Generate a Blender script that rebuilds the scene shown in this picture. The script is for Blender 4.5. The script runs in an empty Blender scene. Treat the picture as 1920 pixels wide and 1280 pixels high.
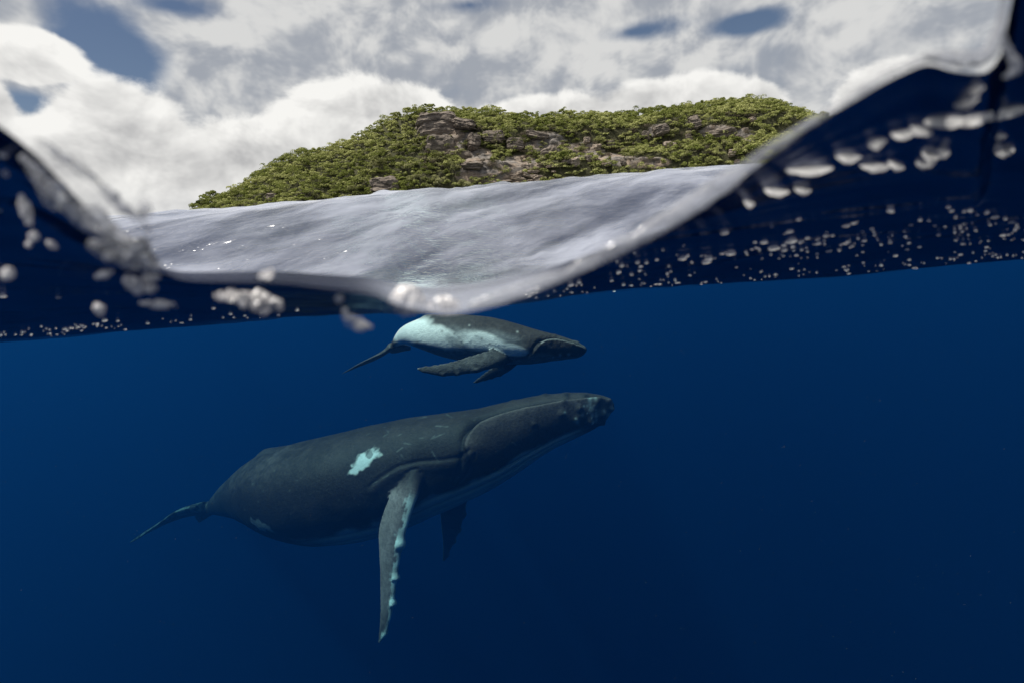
import bpy, math, random
import numpy as np
from mathutils import Vector, Matrix, kdtree

random.seed(7)
RNG = np.random.default_rng(11)
scene = bpy.context.scene
COL = scene.collection

# ------------------------------------------------------------------ camera
PITCH = math.atan2(242.0, 960.0)
ROLL = math.radians(4.4)
LENS = 18.0
FPX = 960.0
_F = np.array([0, math.cos(PITCH), -math.sin(PITCH)])
_R0 = np.array([1.0, 0, 0])
_U0 = np.array([0, math.sin(PITCH), math.cos(PITCH)])
_R = math.cos(ROLL) * _R0 - math.sin(ROLL) * _U0
_U = math.sin(ROLL) * _R0 + math.cos(ROLL) * _U0
cam_data = bpy.data.cameras.new('camera')
cam = bpy.data.objects.new('camera', cam_data)
COL.objects.link(cam)
cam.matrix_world = Matrix(((_R[0], _U[0], -_F[0], 0), (_R[1], _U[1], -_F[1], 0), (_R[2], _U[2], -_F[2], 0), (0, 0, 0, 1)))
cam_data.lens = LENS
cam_data.sensor_width = 36.0
cam_data.clip_start = 0.02
cam_data.clip_end = 20000.0
cam_data.dof.use_dof = True
cam_data.dof.focus_distance = 11.5
cam_data.dof.aperture_fstop = 2.8
scene.camera = cam

# ------------------------------------------------------------------ light
SUN_EL = math.radians(66)
SUN_AZ = math.radians(-104)          # measured from +Y towards +X
SUN_DIR = Vector((math.sin(SUN_AZ) * math.cos(SUN_EL), math.cos(SUN_AZ) * math.cos(SUN_EL), math.sin(SUN_EL)))
sun_data = bpy.data.lights.new('sun', 'SUN')
sun_data.energy = 4.4
sun_data.angle = math.radians(0.8)
sun_data.color = (1.0, 0.95, 0.87)
sun = bpy.data.objects.new('sun', sun_data)
COL.objects.link(sun)
sun.rotation_euler = SUN_DIR.to_track_quat('Z', 'Y').to_euler()

scene.view_settings.view_transform = 'Standard'
scene.view_settings.look = 'None'
scene.view_settings.exposure = 0.0
scene.view_settings.gamma = 1.0
scene.render.engine = 'CYCLES'
cy = scene.cycles
cy.max_bounces = 8
cy.diffuse_bounces = 2
cy.glossy_bounces = 3
cy.transmission_bounces = 6
cy.volume_bounces = 1
cy.transparent_max_bounces = 32
cy.use_denoising = True
cy.sample_clamp_indirect = 4.0
cy.caustics_reflective = False
cy.caustics_refractive = False
try:
    cy.denoiser = 'OPENIMAGEDENOISE'
except Exception:
    pass

# ------------------------------------------------------------------ node expressions
class NT:
    """thin wrapper that turns Python arithmetic into Math nodes"""
    def __init__(self, tree):
        self.t = tree
    def node(self, typ, **kw):
        n = self.t.nodes.new(typ)
        for k, v in kw.items():
            setattr(n, k, v)
        return n
    def put(self, sock, v):
        if isinstance(v, EX):
            self.t.links.new(v.s, sock)
        elif hasattr(v, 'is_output'):
            self.t.links.new(v, sock)
        else:
            sock.default_value = v
    def math(self, op, *a, clamp=False):
        n = self.node('ShaderNodeMath', operation=op, use_clamp=clamp)
        for i, v in enumerate(a):
            self.put(n.inputs[i], v)
        return EX(self, n.outputs[0])
    def xyz(self, x, y, z):
        n = self.node('ShaderNodeCombineXYZ')
        self.put(n.inputs[0], x); self.put(n.inputs[1], y); self.put(n.inputs[2], z)
        return EX(self, n.outputs[0])
    def sep(self, v):
        n = self.node('ShaderNodeSeparateXYZ')
        self.put(n.inputs[0], v)
        return [EX(self, o) for o in n.outputs]
    def noise(self, vec, scale, detail=4, rough=0.55, dist=0.0, out=0):
        n = self.node('ShaderNodeTexNoise')
        self.put(n.inputs['Vector'], vec)
        n.inputs['Scale'].default_value = scale
        n.inputs['Detail'].default_value = detail
        n.inputs['Roughness'].default_value = rough
        n.inputs['Distortion'].default_value = dist
        return EX(self, n.outputs[out])
    def ss(self, x, a, b):
        n = self.node('ShaderNodeMapRange', interpolation_type='SMOOTHSTEP')
        self.put(n.inputs['Value'], x)
        n.inputs['From Min'].default_value = a
        n.inputs['From Max'].default_value = b
        return EX(self, n.outputs[0])
    def mix(self, f, a, b, blend='MIX'):
        n = self.node('ShaderNodeMix', data_type='RGBA', blend_type=blend)
        self.put(n.inputs[0], f)
        for i, v in ((6, a), (7, b)):
            if isinstance(v, tuple) and len(v) == 3:
                v = (*v, 1)
            self.put(n.inputs[i], v)
        return EX(self, n.outputs[2])
    def attr(self, name, out='Fac'):
        n = self.node('ShaderNodeAttribute', attribute_name=name)
        return EX(self, n.outputs[out])

class EX:
    def __init__(self, nt, s):
        self.nt, self.s = nt, s
    def __add__(self, o): return self.nt.math('ADD', self, o)
    __radd__ = __add__
    def __sub__(self, o): return self.nt.math('SUBTRACT', self, o)
    def __rsub__(self, o): return self.nt.math('SUBTRACT', o, self)
    def __mul__(self, o): return self.nt.math('MULTIPLY', self, o)
    __rmul__ = __mul__
    def __truediv__(self, o): return self.nt.math('DIVIDE', self, o)
    def max(self, o): return self.nt.math('MAXIMUM', self, o)
    def min(self, o): return self.nt.math('MINIMUM', self, o)
    def clamp(self): return self.nt.math('ADD', self, 0.0, clamp=True)

# ------------------------------------------------------------------ pixel helpers (turn a photo pixel into a point at a given depth)
def ray(px, py):
    return _F + _R * ((px - 960.0) / FPX) - _U * ((py - 640.0) / FPX)
def P(px, py, d):
    return ray(px, py) * d
def W(px, py, Y):
    r = ray(px, py)
    return r * (Y / r[1])
def proj(v):
    v = np.asarray(v, float)
    d = v @ _F
    return np.stack([960 + FPX * (v @ _R) / d, 640 - FPX * (v @ _U) / d, d], -1)
def azel(px, py):
    r = ray(px, py)
    r = r / np.linalg.norm(r)
    return math.atan2(r[0], r[1]), math.asin(r[2])

# ------------------------------------------------------------------ world: sky and clouds
world = bpy.data.worlds.new('World')
scene.world = world
world.use_nodes = True
wt = world.node_tree
wt.nodes.clear()
w = NT(wt)
sky = w.node('ShaderNodeTexSky', sky_type='NISHITA')
sky.sun_disc = False
sky.sun_elevation = SUN_EL
sky.sun_rotation = SUN_AZ
sky.altitude = 0
sky.air_density = 1.0
sky.dust_density = 0.6
sky.ozone_density = 2.0
tc = w.node('ShaderNodeTexCoord')
dirv = EX(w, tc.outputs['Generated'])
dx, dy, dz = w.sep(dirv)
az = w.math('ARCTAN2', dx, dy)
el = w.math('ARCSINE', dz).max(-0.03)
cx = w.xyz(az, el * 1.25, 0.37)
n_big = w.noise(cx, 3.0, 6, 0.55, 0.3)
n_mid = w.noise(cx, 9.0, 7, 0.58, 0.25)
n_lit = w.noise(w.xyz(az - 0.012, el * 1.25 + 0.028, 0.37), 9.0, 4, 0.55, 0.25)
n_lo = w.noise(cx, 9.0, 4, 0.55, 0.25)

def blob(px, py, rx, ry):
    a, e = azel(px, py)
    ra = abs(azel(px + rx, py)[0] - azel(px - rx, py)[0]) / 2
    re = abs(azel(px, py + ry)[1] - azel(px, py - ry)[1]) / 2
    qx = (az - a) * (1.0 / ra)
    qy = (el - e) * (1.0 / re)
    return 1.0 - w.math('SQRT', qx * qx + qy * qy)
def union(lst):
    r = lst[0]
    for b in lst[1:]:
        n = w.node('ShaderNodeMath', operation='SMOOTH_MAX')
        w.put(n.inputs[0], r); w.put(n.inputs[1], b); n.inputs[2].default_value = 0.18
        r = EX(w, n.outputs[0])
    return r
# upper sheet: grey white stratus with blue gaps
gaps = union([blob(205, 110, 170, 130) * 2.9, blob(60, 195, 110, 50) * 2.0, blob(320, 10, 130, 40) * 1.6, blob(300, 15, 75, 28), blob(880, 10, 90, 26), blob(1190, 60, 150, 34) * 1.5, blob(1390, 45, 100, 28) * 1.5])
n_soft = w.noise(w.xyz(az + 3.0, el * 1.1, 0.9), 7.0, 4, 0.5, 0.15)
veil = n_big * 1.0 + n_soft * 0.45 + n_mid * 0.25 - gaps.max(-0.30) * 0.30
veil_m = w.ss(veil, 0.50, 0.84)
veil_b = w.ss(n_soft * 0.45 + n_mid * 0.2 + n_big * 0.35 + (n_lit - n_lo) * -1.4, 0.30, 0.74)
veil_c = w.mix(veil_b, (0.36, 0.385, 0.43), (0.70, 0.70, 0.69))
# cumulus bank
cum = union([blob(222, 260, 175, 118), blob(95, 300, 150, 100), blob(350, 320, 190, 95), blob(500, 290, 190, 90), blob(650, 225, 165, 98), blob(765, 215, 115, 80), blob(560, 380, 360, 80), blob(50, 105, 125, 66), blob(-60, 200, 120, 90), blob(120, 390, 280, 85), blob(1260, 200, 200, 66), blob(1410, 200, 90, 58), blob(1660, 190, 130, 80), blob(1000, 235, 220, 66)])
cum_f = cum + (n_mid - 0.5) * 0.80 + (n_big - 0.5) * 0.25
cum_m = w.ss(cum_f, 0.06, 0.26)
rel = (n_lo - n_lit) * 2.2
body = w.ss(cum_f, 0.15, 0.95)
low = w.ss(el, 0.26, 0.06)
cum_b = (1.02 - low * 0.26 - body * 0.46 + rel * 1.2).clamp()
cum_c = w.mix(cum_b, (0.44, 0.44, 0.445), (0.93, 0.92, 0.89))
skyc = w.mix(1.0, EX(w, sky.outputs[0]), (0.060, 0.058, 0.060), 'MULTIPLY')
c1 = w.mix(veil_m * 0.97, skyc, veil_c)
c2 = w.mix(cum_m, c1, cum_c)
# pale band at the sea horizon
c3 = w.mix(w.ss(el, 0.10, -0.02) * 0.45, c2, (0.62, 0.64, 0.67))
bg = w.node('ShaderNodeBackground')
w.put(bg.inputs[0], c3)
bg.inputs[1].default_value = 1.0
wo = w.node('ShaderNodeOutputWorld')
wt.links.new(bg.outputs[0], wo.inputs[0])
world.cycles.sampling_method = 'MANUAL'
world.cycles.sample_map_resolution = 512

# ------------------------------------------------------------------ numpy noise
def _hash(ix, iy, iz, seed):
    h = (ix.astype(np.uint32) * np.uint32(374761393) + iy.astype(np.uint32) * np.uint32(668265263) + iz.astype(np.uint32) * np.uint32(2246822519) + np.uint32((seed * 3266489917) & 0xffffffff))
    h = (h ^ (h >> np.uint32(13))) * np.uint32(1274126177)
    h = h ^ (h >> np.uint32(16))
    return h.astype(np.float64) / 4294967295.0
def vnoise(p, seed=0):
    p = np.asarray(p, float)
    i = np.floor(p).astype(np.int64)
    f = p - i
    f = f * f * f * (f * (f * 6 - 15) + 10)
    r = 0
    for a in (0, 1):
        for b in (0, 1):
            for c in (0, 1):
                wgt = (f[..., 0] if a else 1 - f[..., 0]) * (f[..., 1] if b else 1 - f[..., 1]) * (f[..., 2] if c else 1 - f[..., 2])
                r = r + wgt * _hash(i[..., 0] + a, i[..., 1] + b, i[..., 2] + c, seed)
    return r * 2 - 1
def fbm(p, octv=4, seed=0, gain=0.5):
    p = np.asarray(p, float)
    r, a, tot = 0, 1.0, 0
    for o in range(octv):
        r = r + a * vnoise(p * (2.03 ** o) + 17.3 * o, seed + o)
        tot += a
        a *= gain
    return r / tot
def sstep(x, a, b):
    t = np.clip((np.asarray(x, float) - a) / (b - a), 0, 1)
    return t * t * (3 - 2 * t)
def pchip(x, xp, yp):
    xp, yp = np.asarray(xp, float), np.asarray(yp, float)
    h = np.diff(xp); d = np.diff(yp) / h
    m = np.zeros_like(yp); m[0], m[-1] = d[0], d[-1]
    for i in range(1, len(xp) - 1):
        if d[i - 1] * d[i] > 0:
            w1, w2 = 2 * h[i] + h[i - 1], h[i] + 2 * h[i - 1]
            m[i] = (w1 + w2) / (w1 / d[i - 1] + w2 / d[i])
    x = np.clip(np.asarray(x, float), xp[0], xp[-1])
    k = np.clip(np.searchsorted(xp, x, side='right') - 1, 0, len(xp) - 2)
    t = (x - xp[k]) / h[k]
    return ((2 * t**3 - 3 * t**2 + 1) * yp[k] + (t**3 - 2 * t**2 + t) * h[k] * m[k] + (-2 * t**3 + 3 * t**2) * yp[k + 1] + (t**3 - t**2) * h[k] * m[k + 1])
def grid3(x, y, z=0.0):
    x, y = np.broadcast_arrays(np.asarray(x, float), np.asarray(y, float))
    return np.stack([x, y, np.zeros_like(x) + z], -1)

# ------------------------------------------------------------------ mesh helpers
def make_mesh(name, verts, faces, smooth=True):
    """verts (N,3), faces (M,k) array of one face size, or list of such arrays"""
    me = bpy.data.meshes.new(name)
    fl = faces if isinstance(faces, list) else [faces]
    fl = [np.asarray(f, np.int32) for f in fl if len(f)]
    nv = len(verts)
    me.vertices.add(nv)
    me.vertices.foreach_set('co', np.asarray(verts, np.float32).ravel())
    nl = sum(f.size for f in fl); nf = sum(len(f) for f in fl)
    me.loops.add(nl)
    me.loops.foreach_set('vertex_index', np.concatenate([f.ravel() for f in fl]))
    me.polygons.add(nf)
    tot = np.concatenate([np.full(len(f), f.shape[1], np.int32) for f in fl])
    me.polygons.foreach_set('loop_start', np.concatenate([[0], np.cumsum(tot)[:-1]]).astype(np.int32))
    me.update(calc_edges=True)
    me.validate()
    me.polygons.foreach_set('use_smooth', np.full(len(me.polygons), smooth, bool))
    return me
def add_obj(name, me, mat=None, parent=None):
    o = bpy.data.objects.new(name, me)
    COL.objects.link(o)
    if mat is not None and me is not None and not me.materials:
        me.materials.append(mat)
    if parent is not None:
        o.parent = parent
    return o
def tag(o, label, cat=None, group=None, kind=None):
    o['label'] = label
    if cat: o['category'] = cat
    if group: o['group'] = group
    if kind: o['kind'] = kind
    return o
def point_attr(me, name, vals):
    a = me.attributes.new(name, 'FLOAT', 'POINT')
    a.data.foreach_set('value', np.asarray(vals, np.float32).ravel())
def color_attr(me, name, rgb):
    a = me.attributes.new(name, 'FLOAT_COLOR', 'POINT')
    a.data.foreach_set('color', np.concatenate([rgb, np.ones((len(rgb), 1))], 1).astype(np.float32).ravel())
def grid_faces(nu, nv, closed_v=False):
    """quads over an (nu, nv) vertex grid"""
    i = np.arange(nu - 1)[:, None]; j = np.arange(nv if closed_v else nv - 1)[None, :]
    j2 = (j + 1) % nv
    q = np.stack([i * nv + j, i * nv + j2, (i + 1) * nv + j2, (i + 1) * nv + j], -1)
    return q.reshape(-1, 4)
def new_mat(name):
    m = bpy.data.materials.new(name)
    m.use_nodes = True
    m.node_tree.nodes.clear()
    nt = NT(m.node_tree)
    out = nt.node('ShaderNodeOutputMaterial')
    return m, nt, out
def principled(nt, out, **kw):
    b = nt.node('ShaderNodeBsdfPrincipled')
    for k, v in kw.items():
        k = k.replace('_', ' ')
        if isinstance(v, tuple) and len(v) == 3:
            v = (*v, 1)
        nt.put(b.inputs[k], v)
    nt.t.links.new(b.outputs[0], out.inputs[0])
    return b
def bump(nt, h, strength=0.5, dist=0.02):
    n = nt.node('ShaderNodeBump')
    n.inputs['Strength'].default_value = strength
    n.inputs['Distance'].default_value = dist
    nt.put(n.inputs['Height'], h)
    return n.outputs[0]

# ------------------------------------------------------------------ the sea
Y0 = 0.36                                  # the port of the camera housing: water begins here
WELL_X, WELL_Y, WELL_Z = 1.6, -1.2, -1.3
WL = [(-60, 205), (0, 238), (60, 285), (120, 345), (170, 398), (230, 455), (290, 500), (345, 524), (420, 528), (520, 530), (610, 541), (700, 553), (760, 576), (850, 588), (930, 572), (1010, 545),
      (1090, 512), (1200, 462), (1300, 402), (1400, 328), (1500, 252), (1600, 190), (1690, 140), (1738, 122), (1790, 134), (1840, 138), (1872, 112), (1890, 40), (1905, -60), (1940, -90), (2040, -20), (2300, 60)]
_wl = np.array([W(a, b, Y0) for a, b in WL])
TH_X = np.concatenate([[-1.6, -0.8], _wl[:, 0], [0.9, 1.6]])
TH_Z = np.concatenate([[0.02, 0.05], _wl[:, 2], [0.06, 0.02]])
TA_Y = [0.3, 0.36, 0.6, 1.0, 2.8, 4.6, 5.6, 7.5, 9.0, 10.5, 12.5, 16, 22, 40, 120, 9000]
TA_T = [-0.06, -0.055, -0.035, -0.01, 0.03, 0.05, 0.02, -0.115, -0.165, -0.13, -0.05, 0.005, -0.012, -0.006, -0.002, -0.00002]
def sea_z(x, y):
    x, y = np.broadcast_arrays(np.asarray(x, float), np.asarray(y, float))
    ye = np.maximum(y, Y0)
    u = np.clip(x / ye, -4.4, 4.4)
    t0 = pchip(u * Y0, TH_X, TH_Z) / Y0
    ta = pchip(ye, TA_Y, TA_T)
    wob = 0.010 * fbm(grid3(x * 0.35, y * 0.25), 3, 5) * sstep(y, 0.8, 3) * sstep(y, 60, 20)
    flank = sstep(ye, 0.36, 1.3) * sstep(ye, 4.3, 2.5)
    ta = ta + flank * (-0.166 + 0.014 * fbm(grid3(x * 2.2, y * 0.8, 6.0), 4, 39) - ta)
    tb = ta + (t0 - pchip(np.array(Y0), TA_Y, TA_T)) * np.exp(-((ye - Y0) / (0.50 - 0.33 * sstep(t0, -0.17, -0.02)))) + wob
    z = ye * tb
    amp = sstep(ye, 0.36, 1.6) * (1 - 0.75 * sstep(t0, -0.19, -0.12) * sstep(ye, 3.6, 2.5))
    z = z + amp * 0.009 * fbm(grid3(x * 3.2 + 0.9 * y, y * 4.4 - 0.6 * x, 1.0), 3, 9) * np.minimum(ye, 6) ** 0.8
    z = z + amp * 0.0035 * fbm(grid3(x * 9.0 + 2 * y, y * 13.0 - 2 * x, 2.0), 2, 19) * np.minimum(ye, 4) ** 0.6
    z = z + sstep(ye, 8, 30) * 0.30 * fbm(grid3(x * 0.07, y * 0.11, 3.0), 3, 29)
    return z
def geo(start, step, ratio, end):
    r = [start]; s = step
    while r[-1] < end:
        r.append(r[-1] + s); s *= ratio
    return np.array(r)
xr = np.concatenate([np.arange(0, 0.62, 0.0035), geo(0.62, 0.006, 1.045, 9000)])
xs = np.unique(np.concatenate([-xr, xr]))
xs[np.argmin(abs(xs - WELL_X))] = WELL_X; xs[np.argmin(abs(xs + WELL_X))] = -WELL_X
yf = geo(Y0, 0.0035, 1.021, 9000)
yb = -geo(-WELL_Y, 0.2, 1.35, 9000)[::-1]
ym = np.linspace(WELL_Y, Y0, 14)[1:-1]
ys = np.concatenate([yb, ym, yf])
ny_, nx_ = len(ys), len(xs)
GX, GY = np.meshgrid(xs, ys)
GZ = sea_z(GX, GY)
top = np.stack([GX, GY, GZ], -1).reshape(-1, 3)
q = grid_faces(ny_, nx_).reshape(ny_ - 1, nx_ - 1, 4)
hx = (xs[:-1] >= -WELL_X - 1e-9) & (xs[1:] <= WELL_X + 1e-9)
hy = (ys[:-1] >= WELL_Y - 1e-9) & (ys[1:] <= Y0 + 1e-9)
keep = ~(hy[:, None] & hx[None, :])
qk = q[keep]

m_sea, nt, out = new_mat('sea_surface')
geo_n = nt.node('ShaderNodeNewGeometry')
pos = EX(nt, geo_n.outputs['Position'])
px_, py_, pz_ = nt.sep(pos)
s1 = nt.noise(nt.xyz(px_ * 3.6 + py_ * 1.6, py_ * 7.0 - px_ * 1.8, 0.0), 1.0, 3, 0.55, 0.4)
s2 = nt.noise(nt.xyz(px_ * 10.0 + py_ * 4.0, py_ * 30.0 - px_ * 5.0, 3.0), 1.0, 3, 0.5, 0.2)
calm_dim = 1.0 - nt.attr('calm_dim') * 0.93
s3 = nt.noise(nt.xyz(px_ * 1.1 + py_ * 0.8, py_ * 4.2 - px_ * 0.7, 5.0), 1.0, 3, 0.55, 0.8)
hgt = (s1 * 0.044 + s2 * 0.010) * calm_dim + s3 * nt.attr('calm_dim') * 0.055
bn = bump(nt, hgt, 0.55, 1.0)
fr = nt.node('ShaderNodeFresnel')
nt.put(fr.inputs['IOR'], nt.attr('lip') * 0.40 + 1.333)
nt.t.links.new(bn, fr.inputs['Normal'])
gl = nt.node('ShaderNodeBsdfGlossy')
nt.put(gl.inputs['Color'], nt.mix(nt.attr('calm_dim'), (1.0, 1.0, 1.0), nt.mix(nt.ss(py_, 1.5, 2.6), (0.26, 0.28, 0.36), (0.55, 0.58, 0.66))))  # reflection tinted dark to paint shade under the wave, paler towards its rim
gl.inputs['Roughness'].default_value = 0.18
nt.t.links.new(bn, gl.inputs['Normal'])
tr = nt.node('ShaderNodeBsdfTransparent')
mx = nt.node('ShaderNodeMixShader')
nt.t.links.new(fr.outputs[0], mx.inputs[0])
nt.t.links.new(tr.outputs[0], mx.inputs[1])
nt.t.links.new(gl.outputs[0], mx.inputs[2])
fr_a = nt.attr('froth')
st = nt.noise(nt.xyz(px_ * 0.9 + py_ * 0.3, py_ * 2.8 - px_ * 1.0, 7.0), 1.0, 5, 0.58, 0.35)
fd = nt.node('ShaderNodeBsdfDiffuse'); fd.inputs[0].default_value = (0.70, 0.74, 0.86, 1)
nt.t.links.new(bn, fd.inputs['Normal'])
mx2 = nt.node('ShaderNodeMixShader')
nt.put(mx2.inputs[0], fr_a * (nt.ss(st, 0.34, 0.72) * 0.36 + 0.10))
nt.t.links.new(mx.outputs[0], mx2.inputs[1]); nt.t.links.new(fd.outputs[0], mx2.inputs[2])
nt.t.links.new(mx2.outputs[0], out.inputs[0])

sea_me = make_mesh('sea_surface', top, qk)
_ye = np.maximum(top[:, 1], Y0); _u = top[:, 0] / _ye
_t0 = pchip(np.clip(_u, -4.4, 4.4) * Y0, TH_X, TH_Z) / Y0
_fr = np.maximum(sstep(_t0, -0.12, -0.17) * sstep(top[:, 1], 6.4, 4.9), sstep(top[:, 1], 2.65, 3.2) * sstep(top[:, 1], 6.4, 4.9) * sstep(_t0, 0.1, 0.0))
point_attr(sea_me, 'froth', np.clip(_fr, 0, 1))
point_attr(sea_me, 'lip', sstep(_t0, -0.19, -0.12) * sstep(top[:, 1], 1.4, 0.8))
point_attr(sea_me, 'calm_dim', sstep(_t0, -0.19, -0.12) * sstep(top[:, 1], 3.2, 2.55))  # damps the ripples and masks the painted dark underside
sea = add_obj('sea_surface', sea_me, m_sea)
tag(sea, 'rippled grey sea surface with a swell running across the picture', kind='structure')

# the body of water below it (a volume without a surface of its own)
m_wat, nt, out = new_mat('sea_water')
vs = nt.node('ShaderNodeVolumeScatter')
vs.inputs['Color'].default_value = (0.03, 0.29, 1.0, 1)
vs.inputs['Density'].default_value = 0.0112
vs.inputs['Anisotropy'].default_value = 0.3
va = nt.node('ShaderNodeVolumeAbsorption')
va.inputs['Color'].default_value = (0.16, 0.66, 0.77, 1)
va.inputs['Density'].default_value = 0.080
ad = nt.node('ShaderNodeAddShader')
nt.t.links.new(vs.outputs[0], ad.inputs[0]); nt.t.links.new(va.outputs[0], ad.inputs[1])
nt.t.links.new(ad.outputs[0], out.inputs['Volume'])
BOT = -140.0
vt = top.copy(); vt[:, 2] -= 0.002
vv = [vt]; ff = [qk]; nb = len(vt)
def wall(idx, zb, flip):
    global nb
    idx = np.asarray(idx)
    a = vt[idx]; b = a.copy(); b[:, 2] = zb
    vv.append(b); n = len(idx)
    k = np.arange(n - 1)
    f = np.stack([idx[:-1], idx[1:], nb + k + 1, nb + k], -1)
    ff.append(f if flip else f[:, ::-1])
    nb += n
def vid(iy, ix): return iy * nx_ + ix
ix0, ix1 = int(np.argmin(abs(xs + WELL_X))), int(np.argmin(abs(xs - WELL_X)))
iy0, iy1 = int(np.argmin(abs(ys - WELL_Y))), int(np.argmin(abs(ys - Y0)))
ax, ay = np.arange(ix0, ix1 + 1), np.arange(iy0, iy1 + 1)
wall(vid(iy1, ax), WELL_Z, False)                       # front of the well, faces -Y
wall(vid(iy0, ax), WELL_Z, True)
wall(vid(ay, ix0), WELL_Z, False)
wall(vid(ay, ix1), WELL_Z, True)
vv.append(np.array([[-WELL_X, WELL_Y, WELL_Z], [WELL_X, WELL_Y, WELL_Z], [WELL_X, Y0, WELL_Z], [-WELL_X, Y0, WELL_Z]])); ff.append(np.array([[nb, nb + 1, nb + 2, nb + 3]])); nb += 4
allx, ally = np.arange(nx_), np.arange(ny_)
wall(vid(0, allx), BOT, False); wall(vid(ny_ - 1, allx), BOT, True)
wall(vid(ally, nx_ - 1), BOT, False); wall(vid(ally, 0), BOT, True)
X0_, X1_, Yb_, Ye_ = xs[0], xs[-1], ys[0], ys[-1]
vv.append(np.array([[X0_, Yb_, BOT], [X0_, Ye_, BOT], [X1_, Ye_, BOT], [X1_, Yb_, BOT]])); ff.append(np.array([[nb, nb + 1, nb + 2, nb + 3]])); nb += 4
wat_me = make_mesh('sea_water', np.concatenate(vv), ff, smooth=False)
def orient_check(me):
    pass
water = add_obj('sea_water', wat_me, m_wat)
tag(water, 'deep clear blue ocean water below the surface', kind='structure')
m_bed, nt, out = new_mat('seabed')
principled(nt, out, Base_Color=(0.02, 0.04, 0.07), Roughness=1.0)
bed = add_obj('seabed', make_mesh('seabed', np.array([[X0_, Yb_, BOT + 1], [X1_, Yb_, BOT + 1], [X1_, Ye_, BOT + 1], [X0_, Ye_, BOT + 1]], float), np.array([[0, 1, 2, 3]])), m_bed)
tag(bed, 'dark sea floor far below the whales', kind='structure')

def hit_surface(px, py, dmax=40):
    r = ray(px, py)
    y = np.geomspace(Y0, dmax, 4000)
    pts = r[None, :] * (y / r[1])[:, None]
    dlt = pts[:, 2] - sea_z(pts[:, 0], pts[:, 1])
    k = np.nonzero(dlt > 0)[0]
    return pts[k[0]] if len(k) else None

# ------------------------------------------------------------------ whales
m_skin, nt, out = new_mat('whale_skin')
pig = EX(nt, nt.node('ShaderNodeAttribute', attribute_name='pigment').outputs['Color'])
tcn = nt.node('ShaderNodeTexCoord')
ob = EX(nt, tcn.outputs['Object'])
mot = nt.noise(ob, 1.7, 5, 0.6)
fin = nt.noise(ob, 14.0, 4, 0.62)
spk = nt.ss(nt.noise(ob, 31.0, 2, 0.5), 0.70, 0.78)
pr_, pg_, pb_ = nt.sep(pig)
keep_ = nt.ss(pg_, 0.10, 0.5)
mtl = (mot * 1.3 + fin * 1.5 - 0.4).max(0.15) * (1.0 - keep_) + (mot * 0.4 + fin * 0.25 + 0.70) * keep_
colr = nt.mix(1.0, pig, nt.xyz(mtl, mtl, mtl), 'MULTIPLY')
colr = nt.mix(spk * (1.0 - keep_) * 0.5, colr, (0.22, 0.21, 0.20))
bmp = bump(nt, fin * 0.6 + nt.noise(ob, 45.0, 3, 0.6) * 0.4, 0.8, 0.03)
principled(nt, out, Base_Color=colr, Roughness=0.55, Normal=bmp, Specular_IOR_Level=0.25)

PROF_S = [0.0, 0.008, 0.03, 0.07, 0.13, 0.20, 0.28, 0.36, 0.45, 0.54, 0.62, 0.70, 0.78, 0.86, 0.93, 1.0]
PROF = {
    'mother': dict(top=[.001, .012, .021, .029, .038, .049, .064, .079, .088, .089, .083, .070, .055, .042, .028, .010],
                   bot=[.001, .016, .034, .048, .060, .074, .088, .097, .103, .100, .088, .068, .048, .034, .023, .009],
                   wid=[.001, .018, .034, .050, .066, .081, .093, .101, .104, .100, .088, .069, .048, .031, .020, .014]),
    'calf': dict(top=[.001, .012, .022, .033, .047, .062, .079, .092, .099, .098, .090, .074, .056, .042, .028, .010],
                 bot=[.001, .018, .036, .050, .062, .074, .086, .094, .098, .094, .082, .064, .046, .034, .023, .009],
                 wid=[.001, .020, .038, .054, .069, .083, .095, .102, .104, .099, .086, .067, .047, .031, .020, .014]),
}

def smooth_path(ctrl, n):
    """centripetal-like smooth curve through ctrl, resampled by arc length"""
    c = np.asarray(ctrl, float)
    t = np.concatenate([[0], np.cumsum(np.linalg.norm(np.diff(c, axis=0), axis=1))])
    # natural cubic spline per coordinate
    m = len(t); h = np.diff(t)
    A = np.zeros((m, m)); B = np.zeros((m, c.shape[1])); A[0, 0] = A[-1, -1] = 1
    for i in range(1, m - 1):
        A[i, i - 1], A[i, i], A[i, i + 1] = h[i - 1], 2 * (h[i - 1] + h[i]), h[i]
        B[i] = 6 * ((c[i + 1] - c[i]) / h[i] - (c[i] - c[i - 1]) / h[i - 1])
    M = np.linalg.solve(A, B)
    def ev(x):
        x = np.atleast_1d(x); k = np.clip(np.searchsorted(t, x, side='right') - 1, 0, m - 2)
        a, b, hk = (t[k + 1] - x)[:, None], (x - t[k])[:, None], h[k][:, None]
        return (M[k] * a**3 + M[k + 1] * b**3) / (6 * hk) + (c[k] / hk - M[k] * hk / 6) * a + (c[k + 1] / hk - M[k + 1] * hk / 6) * b
    f = ev(np.linspace(0, t[-1], 800))
    L = np.concatenate([[0], np.cumsum(np.linalg.norm(np.diff(f, axis=0), axis=1))])
    u = np.interp(np.linspace(0, L[-1], n), L, np.linspace(0, t[-1], 800))
    return ev(u), L[-1]
def unit(v):
    return v / np.linalg.norm(v, axis=-1, keepdims=True)

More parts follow.
